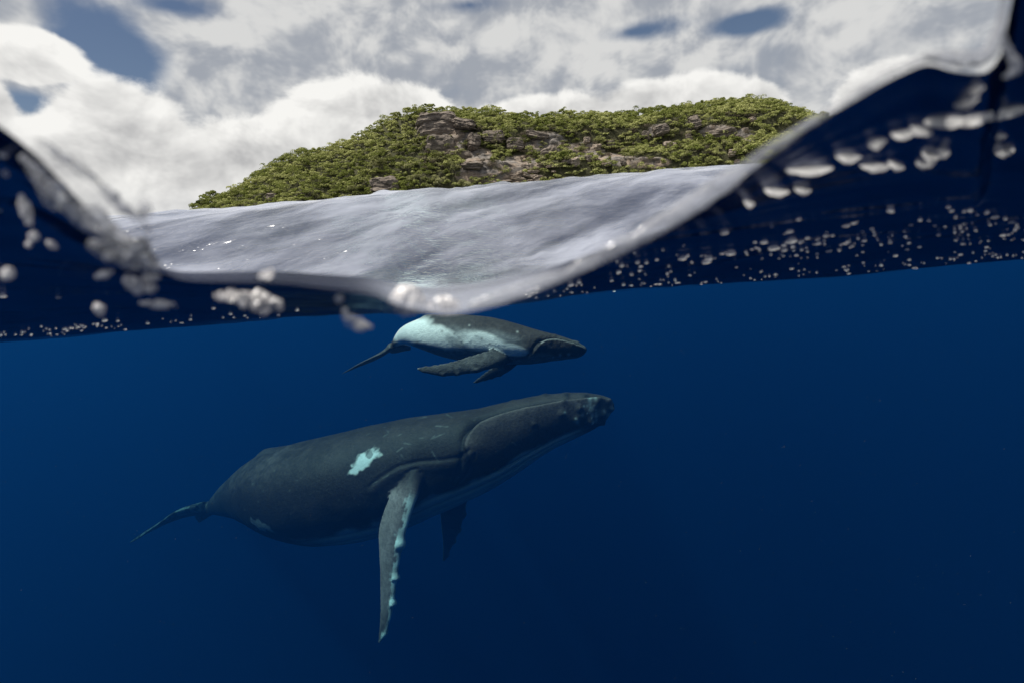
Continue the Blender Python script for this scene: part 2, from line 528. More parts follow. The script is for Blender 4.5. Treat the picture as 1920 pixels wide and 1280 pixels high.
def wing(path, lead, half_lead, half_trail, thick, normal, nseg=70, ns=22):
    """flipper or fluke lobe: a lofted lens section along a path; returns verts, faces, (along, chord) per vertex"""
    C, Lp = smooth_path(path, nseg)
    k = np.linspace(0, 1, nseg)
    kk = np.linspace(0, 1, len(half_lead))
    hl, ht, th = pchip(k, kk, half_lead), pchip(k, kk, half_trail), pchip(k, kk, thick)
    T = unit(np.gradient(C, axis=0))
    ld = np.asarray(lead, float)
    if ld.ndim == 1: ld = np.repeat(ld[None], nseg, 0)
    else:
        ld = np.stack([np.interp(k, np.linspace(0, 1, len(ld)), ld[:, i]) for i in range(3)], -1)
    ld = unit(ld - T * (ld * T).sum(1, keepdims=True))
    nm = np.cross(T, ld)
    ang = np.linspace(0, 2 * np.pi, ns, endpoint=False)
    ca, sa = np.cos(ang), np.sin(ang)
    ch = np.where(ca > 0, ca * hl[:, None], ca * ht[:, None])
    zz = th[:, None] * np.sign(sa) * np.abs(sa) ** 1.15 * (0.35 + 0.65 * np.clip((ca + 1) / 1.3, 0, 1))
    V = C[:, None, :] + ld[:, None, :] * ch[..., None] + nm[:, None, :] * zz[..., None]
    f = grid_faces(nseg, ns, True)
    V = V.reshape(-1, 3)
    caps = []
    n0 = len(V)
    V = np.concatenate([V, C[:1], C[-1:]])
    j = np.arange(ns)
    caps.append(np.stack([np.full(ns, n0), (j + 1) % ns, j], -1))
    b = (nseg - 1) * ns
    caps.append(np.stack([np.full(ns, n0 + 1), b + j, b + (j + 1) % ns], -1))
    al = np.concatenate([np.repeat(k, ns), [0, 1]]); co = np.concatenate([np.tile(ca, nseg), [0, 0]])
    return V, [f] + caps, al, co

def build_whale(kind, spine_px, phi_pts, wings, fin, voxel, detail, pigment):
    N = 240
    ctrl = np.array([P(*a) for a in spine_px])
    C, L = smooth_path(ctrl, N)
    s = np.linspace(0, 1, N)
    T = -unit(np.gradient(C, axis=0))                       # forward (towards the snout)
    view = unit(C)
    up_img = _U[None] - T * (T @ _U)[:, None]
    up = unit(up_img)
    ph = np.interp(s, [a for a, b in phi_pts], [math.radians(b) for a, b in phi_pts])
    side = np.cross(T, up)                                   # the whale's right
    # rolling so that the back turns away from the viewer
    away = np.sign((side * view).sum(1))
    up = unit(up * np.cos(ph)[:, None] - side * np.sin(ph)[:, None])
    side = np.cross(T, up)
    pr = PROF[kind]
    top_, bot_, wid_ = [pchip(s, PROF_S, pr[k]) * L for k in ('top', 'bot', 'wid')]
    NT_ = 72
    th = np.linspace(0, 2 * np.pi, NT_, endpoint=False)
    c, sn = np.cos(th), np.sin(th)
    hz = np.where(sn > 0, sn * top_[:, None], sn * bot_[:, None])
    wx = c * wid_[:, None]
    V = C[:, None] + up[:, None] * hz[..., None] + side[:, None] * wx[..., None]
    parts = [(V.reshape(-1, 3), [grid_faces(N, NT_, True)])]
    vb = parts[0][0]
    n0 = len(vb)
    vb = np.concatenate([vb, C[:1] + T[:1] * 0.002 * L, C[-1:]])
    j = np.arange(NT_)
    capf = [np.stack([np.full(NT_, n0), (j + 1) % NT_, j], -1), np.stack([np.full(NT_, n0 + 1), (N - 1) * NT_ + j, (N - 1) * NT_ + (j + 1) % NT_], -1)]
    allV = [vb]; allF = [parts[0][1][0]] + capf
    pid = [np.zeros(len(vb), int)]; A1 = [np.concatenate([np.repeat(s, NT_), [0, 1]])]; A2 = [np.zeros(len(vb))]
    base = len(vb)
    fr_ = dict(C=C, T=T, up=up, side=side, L=L, s=s, top=top_, bot=bot_, wid=wid_)
    # dorsal fin
    s0, s1, hf = fin
    i0, i1 = int(s0 * N), int(s1 * N)
    im = (i0 + i1) // 2
    root = C[im] + up[im] * top_[im] * 0.75
    wl = list(wings(fr_))
    for (Vw, Fw, al, co), wid in wl:
        allV.append(Vw); allF += [f + base for f in Fw]
        pid.append(np.full(len(Vw), wid)); A1.append(al); A2.append(co)
        base += len(Vw)
    Vall = np.concatenate(allV); pid = np.concatenate(pid); A1 = np.concatenate(A1); A2 = np.concatenate(A2)
    raw = make_mesh('raw', Vall, allF)
    tmp = bpy.data.objects.new('tmp', raw); COL.objects.link(tmp)
    rm = tmp.modifiers.new('r', 'REMESH'); rm.mode = 'VOXEL'; rm.voxel_size = voxel; rm.use_smooth_shade = True
    sm = tmp.modifiers.new('s', 'SMOOTH'); sm.factor = 0.5; sm.iterations = 5
    dg = bpy.context.evaluated_depsgraph_get()
    me = bpy.data.meshes.new_from_object(tmp.evaluated_get(dg), depsgraph=dg)
    bpy.data.objects.remove(tmp); bpy.data.meshes.remove(raw)
    nv = len(me.vertices)
    co = np.zeros(nv * 3, np.float32); me.vertices.foreach_get('co', co); co = co.reshape(-1, 3).astype(float)
    nr = np.zeros(nv * 3, np.float32); me.vertices.foreach_get('normal', nr); nr = nr.reshape(-1, 3).astype(float)
    kd = kdtree.KDTree(len(Vall))
    for i, v in enumerate(Vall): kd.insert(v, i)
    kd.balance()
    idx = np.array([kd.find(v)[1] for v in co])
    part = pid[idx]; a1 = A1[idx].copy(); a2 = A2[idx]
    # refine body coordinates
    body = part == 0
    ii = np.clip((a1 * (N - 1)).round().astype(int), 0, N - 1)
    for _ in range(3):
        dlt = ((co - C[ii]) * -T[ii]).sum(1) / (L / (N - 1))
        ii2 = np.clip(ii + np.round(dlt * 0.7).astype(int), 0, N - 1)
        ii = np.where(body, ii2, ii)
    sf = np.clip(ii / (N - 1) + ((co - C[ii]) * -T[ii]).sum(1) / L, 0, 1)
    rel_ = co - C[ii]
    hu, hs = (rel_ * up[ii]).sum(1), (rel_ * side[ii]).sum(1)
    tn = np.arctan2(hu / np.where(hu > 0, top_[ii], bot_[ii]), np.abs(hs) / np.maximum(wid_[ii], 1e-4))   # -90 belly .. 90 back
    deg = np.degrees(tn)
    px = proj(co)
    facing = (nr * unit(co)).sum(1) < 0.05
    info = dict(s=np.where(body, sf, 1), deg=deg, right=hs > 0, part=part, along=a1, chord=a2, co=co, nr=nr, px=px, facing=facing, L=L, body=body)
    co = co + nr * (detail(info) * L)[:, None]
    ed = np.zeros(len(me.edges) * 2, np.int32); me.edges.foreach_get('vertices', ed); ed = ed.reshape(-1, 2)
    deg_n = np.bincount(ed.ravel(), minlength=nv)[:, None].astype(float)
    for _ in range(3):
        acc = np.stack([np.bincount(ed[:, 0], co[ed[:, 1], k], nv) + np.bincount(ed[:, 1], co[ed[:, 0], k], nv) for k in range(3)], 1)
        co = co * 0.5 + 0.5 * acc / np.maximum(deg_n, 1)
    # local origin at the middle of the body
    org = C[int(N * 0.42)]
    me.vertices.foreach_set('co', (co - org).astype(np.float32).ravel())
    me.update()
    me.polygons.foreach_set('use_smooth', np.ones(len(me.polygons), bool))
    color_attr(me, 'pigment', pigment(info))
    o = add_obj('whale', me, m_skin)
    o.location = org
    return o, fr_, info

def lerp3(a, b, t):
    return a * (1 - t[:, None]) + np.asarray(b)[None] * t[:, None]
def ell(px, cx, cy, rx, ry, ang=0.0):
    a = math.radians(ang)
    x, y = px[:, 0] - cx, px[:, 1] - cy
    X, Y = x * math.cos(a) + y * math.sin(a), -x * math.sin(a) + y * math.cos(a)
    return 1 - np.sqrt((X / rx) ** 2 + (Y / ry) ** 2)

def mouth_deg(s, kind):
    """how high round the section the mouth line runs; beyond its corner it is none"""
    if kind == 'mother':
        return pchip(s, [0, .03, .07, .12, .17, .215, .240, .257, .275], [32, 26, 21, 19, 21, 19, 6, -14, -42])
    return pchip(s, [0, .03, .08, .13, .17, .20, .225, .245], [22, 26, 30, 32, 26, 12, -12, -40])

def poly_dist(px, pts):
    r = np.full(len(px), 1e9)
    for (x0, y0), (x1, y1) in zip(pts[:-1], pts[1:]):
        ab = np.array([x1 - x0, y1 - y0], float); q_ = px[:, :2] - np.array([x0, y0])
        t_ = np.clip((q_ @ ab) / (ab @ ab), 0, 1)
        r = np.minimum(r, np.hypot(*(q_ - t_[:, None] * ab).T))
    return r
def head_detail(kind, tubercles, creases=(), fin_s=0.675):
    def f(I):
        s, d = I['s'], I['deg']
        out = np.zeros(len(s))
        md = mouth_deg(s, kind)
        m = I['body'] & (s < (0.275 if kind == 'mother' else 0.25))
        gap = d - md
        # lower lip swells out below the mouth line, the upper jaw sits in
        wdg = 8 + 6 * sstep(s, 0.03, 0.16)
        lip = np.exp(-np.clip(-gap, 0, None) / 20.0) * sstep(gap, 3, -4) * 0.014 - sstep(gap, -2, 5) * np.exp(-(np.clip(gap, 0, None) / wdg) ** 2) * 0.016 - sstep(gap, 0, 4) * np.exp(-np.clip(gap, 0, None) / 30.0) * 0.004
        out += np.where(m, lip * (sstep(s, 0.275, 0.19) if kind == 'mother' else sstep(s, 0.27, 0.20)) * sstep(s, 0.0, 0.03), 0)
        # the throat pleats
        pl = I['body'] & (s < 0.58) & (d < -40)
        wv = np.abs(np.sin(np.radians(d) * 15 + 1.2 * np.sin(s * 9)))
        out += np.where(pl, -(1 - wv) ** 2 * 0.0050 * sstep(d, -42, -52) * sstep(s, 0.58, 0.48) * sstep(s, 0.03, 0.07), 0)
        # brow above the eye and the fold over the flipper
        out += np.where(I['body'], 0.004 * np.exp(-((s - 0.255) / 0.03) ** 2 - ((d + 12) / 12) ** 2), 0)
        for (tx, ty, r, h) in tubercles:
            q = np.hypot(I['px'][:, 0] - tx, I['px'][:, 1] - ty) / r
            out += np.where(I['facing'] & I['body'], 0.85 * h * np.exp(-q * q * 2.4), 0)
        for pts, wd_, h in creases:
            out += np.where(I['facing'] & I['body'], h * np.exp(-(poly_dist(I['px'], pts) / wd_) ** 2), 0)
        up_ = sstep(d, 58, 84) * I['body']
        out += up_ * (0.006 * np.exp(-((s - fin_s) / 0.035) ** 2) + 0.007 * sstep(s, fin_s - 0.02, fin_s + 0.028) * sstep(s, fin_s + 0.045, fin_s + 0.030) * sstep(d, 76, 88))
        # uneven skin
        out += 0.0012 * fbm(I['co'] * (2.2 * 12 / I['L']), 3, 3) * I['body']
        # knobs on the leading edge of the flippers
        fl = (I['part'] == 1) | (I['part'] == 2)
        kn = np.maximum(0, np.sin(I['along'] * 34 + 1.5 * np.sin(I['along'] * 9))) ** 3
        out += np.where(fl & (I['chord'] > 0.55), 0.0050 * kn * sstep(I['along'], 0.15, 0.3), 0)
        return out
    return f

def PM(x, y, d): return P(x, y, d * 1.1)
# ---------------- mother
def mother_wings(fr):
    L = fr['L']
    res = []
    # right flipper, hanging down towards the viewer
    pth = [PM(784, 868, 12.1), PM(768, 908, 11.55), PM(749, 955, 11.35), PM(735, 1000, 11.3), PM(730, 1050, 11.3), PM(727, 1100, 11.3), PM(722, 1155, 11.35), PM(710, 1205, 11.4)]
    lead = np.array([_R * 0.9 + _U * 0.25 - _F * 0.35, _R - _F * 0.45, _R * 0.95 - _F * 0.5, _R - _F * 0.5])
    u = 11.4 * 1.1 / FPX
    hl = np.array([22, 24, 27, 29, 26, 21, 18, 13, 3]) * u
    ht = np.array([40, 36, 33, 33, 28, 22, 18, 12, 3]) * u
    tk = np.array([.34, .25, .18, .15, .12, .10, .08, .06, .03])
    res.append((wing(pth, lead, hl, ht, tk, None, 90, 24), 1))
    # left flipper, beyond the chest
    pth = [PM(850, 885, 13.9), PM(852, 930, 15.0), PM(848, 980, 16.3), PM(840, 1020, 17.4), PM(832, 1050, 18.2)]
    hl = np.array([30, 26, 24, 20, 12, 4]) * 16.5 / FPX
    ht = np.array([34, 32, 28, 22, 12, 4]) * 16.5 / FPX
    tk = np.array([.28, .18, .13, .10, .07, .03])
    res.append((wing(pth, _R + 0.3 * _F, hl, ht, tk, None, 70, 20), 2))
    # flukes
    c = fr['C'][-1]; t = fr['T'][-1]
    near = [c + t * 0.02 * L, PM(352, 961, 17.1), PM(300, 982, 17.3), PM(244, 1016, 17.8)]
    offs = [q - c for q in near]
    sd = fr['side'][-1]
    chord = np.array([.050, .060, .046, .022, .003]) * L
    res.append((wing(near, t, chord * 0.9, chord * 0.8, np.array([.016, .010, .006, .004, .002]) * L, None, 60, 18), 3))
    far = [c + t * 0.02 * L] + [c + o_ - 2 * sd * (o_ @ sd) + t * 0.0 for o_ in offs[1:]]
    res.append((wing(far, t, chord * 0.9, chord * 0.8, np.array([.016, .010, .006, .004, .002]) * L, None, 60, 18), 4))
    return res

SCR = np.random.default_rng(5)
scratches = []
for _ in range(26):
    cx_, cy_ = SCR.normal(820, 75), SCR.normal(815, 30)
    a_ = SCR.normal(-0.3, 0.5) if SCR.random() < 0.7 else SCR.uniform(0, 3.1)
    l_ = SCR.uniform(3, 12)
    scratches.append((cx_ - l_ * math.cos(a_), cy_ - l_ * math.sin(a_), cx_ + l_ * math.cos(a_), cy_ + l_ * math.sin(a_)))
scratches += [(848, 905, 838, 880), (905, 832, 915, 842), (720, 800, 730, 812), (823, 830, 827, 822), (700, 905, 690, 912), (880, 850, 872, 868), (728, 890, 700, 905)]
spots = [(SCR.uniform(450, 860), SCR.normal(925, 28), SCR.uniform(1.2, 2.6)) for _ in range(70)]
barn = [(SCR.normal(1112, 20), SCR.normal(768, 12), SCR.uniform(1.5, 5.0)) for _ in range(34)]
mother_tub = [(960, 745, 11, .0035), (1022, 738, 10, .003), (1062, 740, 9, .003), (905, 752, 10, .003), (1055, 754, 9, .0035), (1098, 742, 8, .003), (1118, 756, 9, .005), (1140, 752, 8, .006), (1146, 765, 7, .006), (1085, 765, 8, .004), (1130, 775, 9, .006), (1052, 775, 9, .004), (1000, 795, 8, .003), (1105, 790, 10, .006), (1080, 785, 8, .004), (1130, 792, 8, .006), (985, 765, 7, .002)]
mother_creases = [([(693, 912), (715, 893), (745, 874), (785, 864), (830, 861), (862, 856), (880, 842)], 3.5, -0.0022), ([(700, 918), (730, 893), (760, 881), (800, 876), (850, 872)], 12, 0.0024),
                  ([(868, 850), (862, 880), (850, 905)], 3.0, -0.0022), ([(890, 850), (878, 885), (862, 905)], 2.5, -0.0016)]
def mother_pig(I):
    n = len(I['s']); px, s, d = I['px'], I['s'], I['deg']
    col = np.tile(np.array([0.030, 0.0225, 0.021]), (n, 1))
    nz = fbm(I['co'] * 1.3, 4, 41); nf = fbm(I['co'] * 6.0, 3, 43)
    # paler head, browner back
    hd = I['body'] * sstep(s, 0.26, 0.05) * sstep(d, -30, 10)
    col = lerp3(col, (0.094, 0.072, 0.068), hd * 0.75)
    bk = I['body'] * sstep(d, -5, 45) * sstep(s, 0.85, 0.45)
    col = lerp3(col, (0.066, 0.050, 0.047), bk * np.clip(0.5 + 0.8 * nz, 0, 1))
    rear = I['body'] * sstep(s, 0.42, 0.62) * sstep(d, -10, 40) * np.clip(0.6 + 1.2 * nf, 0, 1)
    col = lerp3(col, (0.110, 0.083, 0.080), rear * 0.75)
    lip_lit = I['body'] * (s < 0.25) * (d < mouth_deg(s, 'mother')) * np.exp(-np.clip(mouth_deg(s, 'mother') - d, 0, None) / 24.0)  # light on the lower lip painted as a paler tone fading downwards
    col = lerp3(col, (0.165, 0.126, 0.120), np.clip(lip_lit, 0, 1) * 0.85)
    # belly pleats
    bl = I['body'] * sstep(d + nz * 10, -46, -54) * sstep(s, 0.60, 0.46) * sstep(s, 0.04, 0.10)
    col = lerp3(col, (0.55, 0.57, 0.58), bl * 0.85)
    gro = I['body'] * (s < 0.58) * (d < -46) * (1 - np.abs(np.sin(np.radians(d) * 15 + 1.2 * np.sin(s * 9)))) ** 3
    col = lerp3(col, (0.03, 0.035, 0.04), gro * 0.6)
    # mouth line, its recess shadow painted as a dark band above it
    md = d - mouth_deg(s, 'mother')
    ml = I['body'] * (s < 0.272) * sstep(md, -1.5, 1.0) * np.exp(-(np.clip(md, 0, None) / (10 + 5 * sstep(s, 0.04, 0.18)) * (1 - 0.5 * sstep(s, 0.235, 0.26))) ** 2) * (1 - 0.7 * sstep(s, 0.225, 0.255))
    col = lerp3(col, (0.010, 0.012, 0.014), np.clip(ml * 1.1, 0, 1))
    # white flank patch
    w1 = np.maximum.reduce([ell(px, 680, 866, 34, 14, -38), ell(px, 696, 853, 19, 13, -25), ell(px, 664, 880, 16, 7, -30)]) + 0.6 * nf + 0.15 * nz + 0.2 * fbm(I['co'] * 14.0, 2, 47)
    hole = ell(px, 692, 851, 7, 8) > 0
    w1 = sstep(w1, 0.0, 0.5) * I['facing'] * I['body']
    col = lerp3(col, (0.80, 0.84, 0.84), w1 * np.where(hole, 0.35, 1.0))
    w2 = sstep(ell(px, 490, 985, 30, 9, 22) + 0.6 * nf, 0.1, 0.5) * I['facing'] * I['body']
    col = lerp3(col, (0.30, 0.33, 0.34), w2 * 0.7)
    ww = np.zeros(n)
    for x0, y0, x1, y1 in scratches:
        ab = np.array([x1 - x0, y1 - y0]); q_ = px[:, :2] - np.array([x0, y0])
        t_ = np.clip((q_ @ ab) / (ab @ ab), 0, 1)
        ww = np.maximum(ww, np.exp(-(np.hypot(*(q_ - t_[:, None] * ab).T) / 0.9) ** 2))
    for x0, y0, r in spots:
        ww = np.maximum(ww, 0.7 * np.exp(-(np.hypot(px[:, 0] - x0, px[:, 1] - y0) / r * 1.3) ** 2))
    ww *= I['facing'] & I['body']
    col = lerp3(col, (0.26, 0.27, 0.27), np.clip(ww * (0.25 + 2.2 * nf), 0, 1) * 0.45)
    wb = np.zeros(n)
    for x0, y0, r in barn:
        wb = np.maximum(wb, np.exp(-(np.hypot(px[:, 0] - x0, px[:, 1] - y0) / r) ** 2))
    wb *= I['facing'] & I['body'] & (s < 0.14)
    col = lerp3(col, (0.45, 0.47, 0.47), np.clip(wb * (0.45 + 1.3 * nf), 0, 1))
    dk = np.zeros(n)
    for tx, ty, r, h in mother_tub[:7]:
        dk = np.maximum(dk, np.exp(-(np.hypot((px[:, 0] - tx) / 1.5, px[:, 1] - ty) / 4.0) ** 2))
    col = lerp3(col, (0.012, 0.013, 0.015), dk * 0.85 * (I['facing'] & I['body']))
    # flippers: grey blade, white knobbed leading edge
    f1 = I['part'] == 1
    al, ch = I['along'], I['chord']
    blade = np.array([0.36, 0.285, 0.28])[None] * (0.75 + 0.5 * nz[:, None] + 0.3 * nf[:, None])
    blade = blade * (1 - 0.6 * sstep(al, 0.72, 0.95))[:, None]
    col = np.where((f1 & (al > 0.05))[:, None], lerp3(col, (0, 0, 0), np.zeros(n)) * (1 - sstep(al, 0.12, 0.24))[:, None] + blade * sstep(al, 0.12, 0.24)[:, None], col)
    edge = f1 * sstep(ch + 0.22 * nf + 0.10 * np.sin(al * 34), 0.56, 0.74) * sstep(al, 0.18, 0.24)
    tipw = f1 * sstep(al, 0.86, 0.97) * sstep(ch + nf, 0.0, 0.5)
    col = lerp3(col, (0.72, 0.80, 0.80), np.clip(edge + 0.8 * tipw, 0, 1) * (0.75 + 0.3 * np.sin(al * 61) * (al > .3)))
    f2 = I['part'] == 2
    col = lerp3(col, (0.16, 0.17, 0.17), f2 * 0.9)
    e2 = f2 * sstep(ch, 0.80, 0.97) * sstep(np.sin(al * 40) + nf, 0.2, 0.9)
    col = lerp3(col, (0.5, 0.55, 0.55), np.clip(e2, 0, 1))
    fk = (I['part'] == 3) | (I['part'] == 4)
    col = lerp3(col, (0.30, 0.33, 0.34), fk * sstep(nf + 0.3, 0.0, 0.5) * 0.5 * sstep(ch, 0.5, 0.9))
    return np.clip(col, 0.004, 0.93)

mother_spine = [(1151, 757, 12.75), (1090, 764, 12.8), (1000, 786, 12.85), (900, 826, 12.9), (800, 860, 13.0), (700, 892, 13.1), (600, 914, 13.4), (510, 921, 14.2), (448, 934, 15.4), (393, 954, 17.0)]
mother, mfr, minf = build_whale('mother', [(a_, b_, c_ * 1.1) for a_, b_, c_ in mother_spine], [(0, 10), (0.3, 16), (0.6, 8), (0.8, 0), (1, -14)], mother_wings, (0.63, 0.75, -0.016), 0.028, head_detail('mother', mother_tub, mother_creases), mother_pig)
tag(mother, 'large dark adult whale with a white flank patch and one long flipper hanging down', 'whale', 'mother and calf swimming together')

def PC(x, y, d): return P(x, y, d * 0.88)
# ---------------- calf
def calf_wings(fr):
    L = fr['L']
    res = []
    u = 8.8 / FPX
    pth = [PC(955, 662, 10.1), PC(930, 671, 9.72), PC(880, 683, 9.6), PC(825, 691, 9.5), PC(781, 690, 9.45)]
    lead = np.array([_R * 0.6 - _U * 0.8, -_U - _F * 0.2, -_U - 0.1 * _R, -_U - 0.2 * _R])
    hl = np.array([16, 17, 17, 16, 13, 3]) * u
    ht = np.array([18, 18, 17, 13, 9, 3]) * u
    tk = np.array([.13, .09, .06, .05, .035, .015])
    res.append((wing(pth, lead, hl, ht, tk, None, 70, 22), 1))
    pth = [PC(960, 672, 10.6), PC(940, 690, 11.0), PC(915, 704, 11.4), PC(888, 717, 11.8)]
    hl = np.array([15, 14, 12, 8, 3]) * 9.8 / FPX
    res.append((wing(pth, _R - _U * 0.5, hl, hl, np.array([.12, .08, .05, .035, .015]), None, 50, 18), 2))
    c = fr['C'][-1]; t = fr['T'][-1]; sd = fr['side'][-1]
    near = [c + t * 0.02 * L, PC(715, 665, 11.75), PC(680, 682, 11.9), PC(640, 701, 12.2)]
    offs = [q - c for q in near]
    chord = np.array([.045, .060, .048, .022, .003]) * L
    res.append((wing(near, t, chord * 0.9, chord * 0.8, np.array([.018, .012, .008, .005, .0025]) * L, None, 50, 16), 3))
    far = [c + t * 0.02 * L] + [c + o_ - 2 * sd * (o_ @ sd) for o_ in offs[1:]]
    res.append((wing(far, t, chord * 0.9, chord * 0.8, np.array([.018, .012, .008, .005, .0025]) * L, None, 50, 16), 4))
    return res
calf_tub = [(SCR.uniform(1015, 1090), SCR.normal(638, 6), SCR.uniform(3, 4.5), .0045) for _ in range(18)] + [(1048, 665, 4, .004), (1066, 664, 4, .004), (1052, 671, 4, .004), (1080, 668, 4, .004)]
def calf_pig(I):
    n = len(I['s']); px, s, d = I['px'], I['s'], I['deg']
    nz = fbm(I['co'] * 2.6, 4, 61); nf = fbm(I['co'] * 11.0, 3, 63)
    col = np.tile(np.array([0.050, 0.047, 0.043]), (n, 1))
    flank = I['body'] * sstep(d + 14 * nz, 34, 2) * sstep(s, 0.24, 0.34) * sstep(s, 0.90, 0.80)
    col = lerp3(col, (0.26, 0.29, 0.30), flank * 0.75)
    belly = I['body'] * sstep(d + 10 * nz, -35, -55)
    col = lerp3(col, (0.22, 0.25, 0.26), belly * 0.7)
    w_ = np.maximum.reduce([ell(px, 775, 622, 46, 26, -38), ell(px, 815, 632, 62, 26, 12), ell(px, 905, 641, 60, 22, 14), ell(px, 960, 655, 38, 13, 12), ell(px, 755, 625, 20, 26, 25)])
    w_ = sstep(w_ + 0.30 * nz, -0.05, 0.40) * I['facing'] * I['body']
    col = lerp3(col, (0.86, 0.93, 0.93), w_)
    sh = sstep(ell(px, 850, 640, 26, 12, 40) + 0.3 * nz, 0.0, 0.7) * I['facing'] * I['body']
    col = lerp3(col, (0.24, 0.27, 0.28), sh * 0.6)
    dkb = sstep(ell(px, 805, 655, 60, 13, 12) + 0.3 * nz, 0, 0.6) * I['facing'] * I['body']
    col = lerp3(col, (0.17, 0.19, 0.20), dkb * 0.75)
    # head: pale lower jaw, white lip line
    jaw = I['body'] * sstep(ell(px, 1010, 672, 34, 14, -8) + 0.2 * nz, 0, 0.5) * I['facing']
    col = lerp3(col, (0.20, 0.22, 0.22), jaw * 0.8)
    ro = I['body'] * sstep(s, 0.16, 0.03) * sstep(d, 10, 40)
    col = lerp3(col, (0.13, 0.145, 0.14), ro * 0.7)
    md = d - mouth_deg(s, 'calf')
    col = lerp3(col, (0.012, 0.014, 0.015), I['body'] * (s < 0.235) * np.exp(-((md - 4) / 5.0) ** 2))
    col = lerp3(col, (0.34, 0.36, 0.36), I['body'] * (s < 0.20) * np.exp(-((md + 5) / 3.5) ** 2) * 0.85)
    gro = I['body'] * (s < 0.5) * (d < -26) * (1 - np.abs(np.sin(np.radians(d) * 15 + 1.2 * np.sin(s * 9)))) ** 3
    col = lerp3(col, (0.03, 0.035, 0.04), gro * 0.5)
    for x0, y0, r in [(829, 621, 2.2), (852, 626, 2.6), (903, 635, 2.4), (866, 641, 1.8), (918, 644, 1.8), (803, 659, 2.0)]:
        q = np.hypot(px[:, 0] - x0, px[:, 1] - y0)
        col = lerp3(col, (0.04, 0.045, 0.05), np.exp(-(q / r) ** 2) * 0.7 * (I['facing'] & I['body']))
    for x0, y0, r in [(880, 610, 2), (970, 622, 2), (1050, 665, 2.5), (1066, 664, 2.5), (1037, 670, 2)]:
        q = np.hypot(px[:, 0] - x0, px[:, 1] - y0)
        col = lerp3(col, (0.5, 0.55, 0.55), np.exp(-(q / r) ** 2) * 0.8 * (I['facing'] & I['body']))
    f1 = (I['part'] == 1) | (I['part'] == 2)
    al, ch = I['along'], I['chord']
    col = lerp3(col, (0.095, 0.105, 0.105), f1 * sstep(al, 0.12, 0.25))
    col = lerp3(col, (0.42, 0.47, 0.47), f1 * sstep(ch + 0.3 * nf, 0.90, 1.05) * sstep(al, 0.5, 0.7) + (I['part'] == 1) * sstep(al, 0.965, 0.99) * 0.7)
    fk = (I['part'] == 3) | (I['part'] == 4)
    col = lerp3(col, (0.12, 0.135, 0.14), fk * 0.6)
    return np.clip(col, 0.004, 0.93)
calf_spine = [(1101, 656, 10.2), (1050, 649, 10.2), (1000, 647, 10.2), (930, 640, 10.2), (860, 633, 10.25), (800, 628, 10.45), (762, 630, 10.9), (738, 647, 11.55)]
calf, cfr, cinf = build_whale('calf', [(a_, b_, c_ * 0.88) for a_, b_, c_ in calf_spine], [(0, 0), (0.4, 2), (0.8, 0), (1, -18)], calf_wings, (0.66, 0.74, -0.012), 0.017, head_detail('calf', calf_tub), calf_pig)
tag(calf, 'small whale calf with white flanks swimming just under the surface above the adult', 'whale', 'mother and calf swimming together')
#print('lengths', mfr['L'], cfr['L'], len(mother.data.vertices), len(calf.data.vertices))

# ------------------------------------------------------------------ the island
YS, YR = 330.0, 405.0                       # shore and ridge distance
SKY_PX = [(372, 402), (388, 396), (412, 368), (452, 351), (480, 324), (528, 298), (567, 285), (643, 269), (682, 247), (718, 227), (742, 215), (782, 200), (803, 197), (833, 200), (878, 205), (954, 210), (1003, 214), (1055, 213), (1106, 210), (1154, 213), (1192, 209), (1237, 204), (1285, 199), (1354, 188), (1395, 184), (1450, 193), (1502, 209), (1540, 232), (1600, 270), (1680, 330)]
_sk = np.array([W(a, b, YR) for a, b in SKY_PX])
TREE_H = 6.0
def ridge_z(X):
    return np.interp(X, _sk[:, 0], np.maximum(_sk[:, 2] - TREE_H * 0.42, -4), left=-6, right=-6)
CL0, CL1 = W(770, 300, YS + 30)[0], W(900, 300, YS + 30)[0]
def terrain(X, Y):
    X, Y = np.broadcast_arrays(np.asarray(X, float), np.asarray(Y, float))
    shore = YS + 6 * vnoise(grid3(X * 0.03, 0 * X, 2.0), 71) + 10 * np.exp(-((X - W(1000, 300, YS)[0]) / 40) ** 2)
    t = (Y - shore) / (YR - shore)
    H = ridge_z(X)
    cliff = sstep(X, CL0, CL1)
    soft = np.clip(t, 0, 1) ** 0.85
    hard = pchip(np.clip(t, 0, 1), [0, .06, .22, .30, .48, .60, .80, 1], [0, .10, .28, .46, .56, .80, .90, 1.0])
    f = soft * (1 - cliff) + hard * cliff
    back = np.clip(1 - (t - 1) * 0.55, 0, 1)
    z = -3 + (H + 3) * np.where(t > 1, back, f)
    z = np.where(t < 0, -3 + t * 20, z)
    z = z + fbm(grid3(X * 0.06, Y * 0.06), 3, 73) * 2.2 * sstep(t, 0.03, 0.3)
    z = z + fbm(grid3(X * 0.25, Y * 0.25), 3, 75) * 1.0 * sstep(t, 0.03, 0.2)
    return z
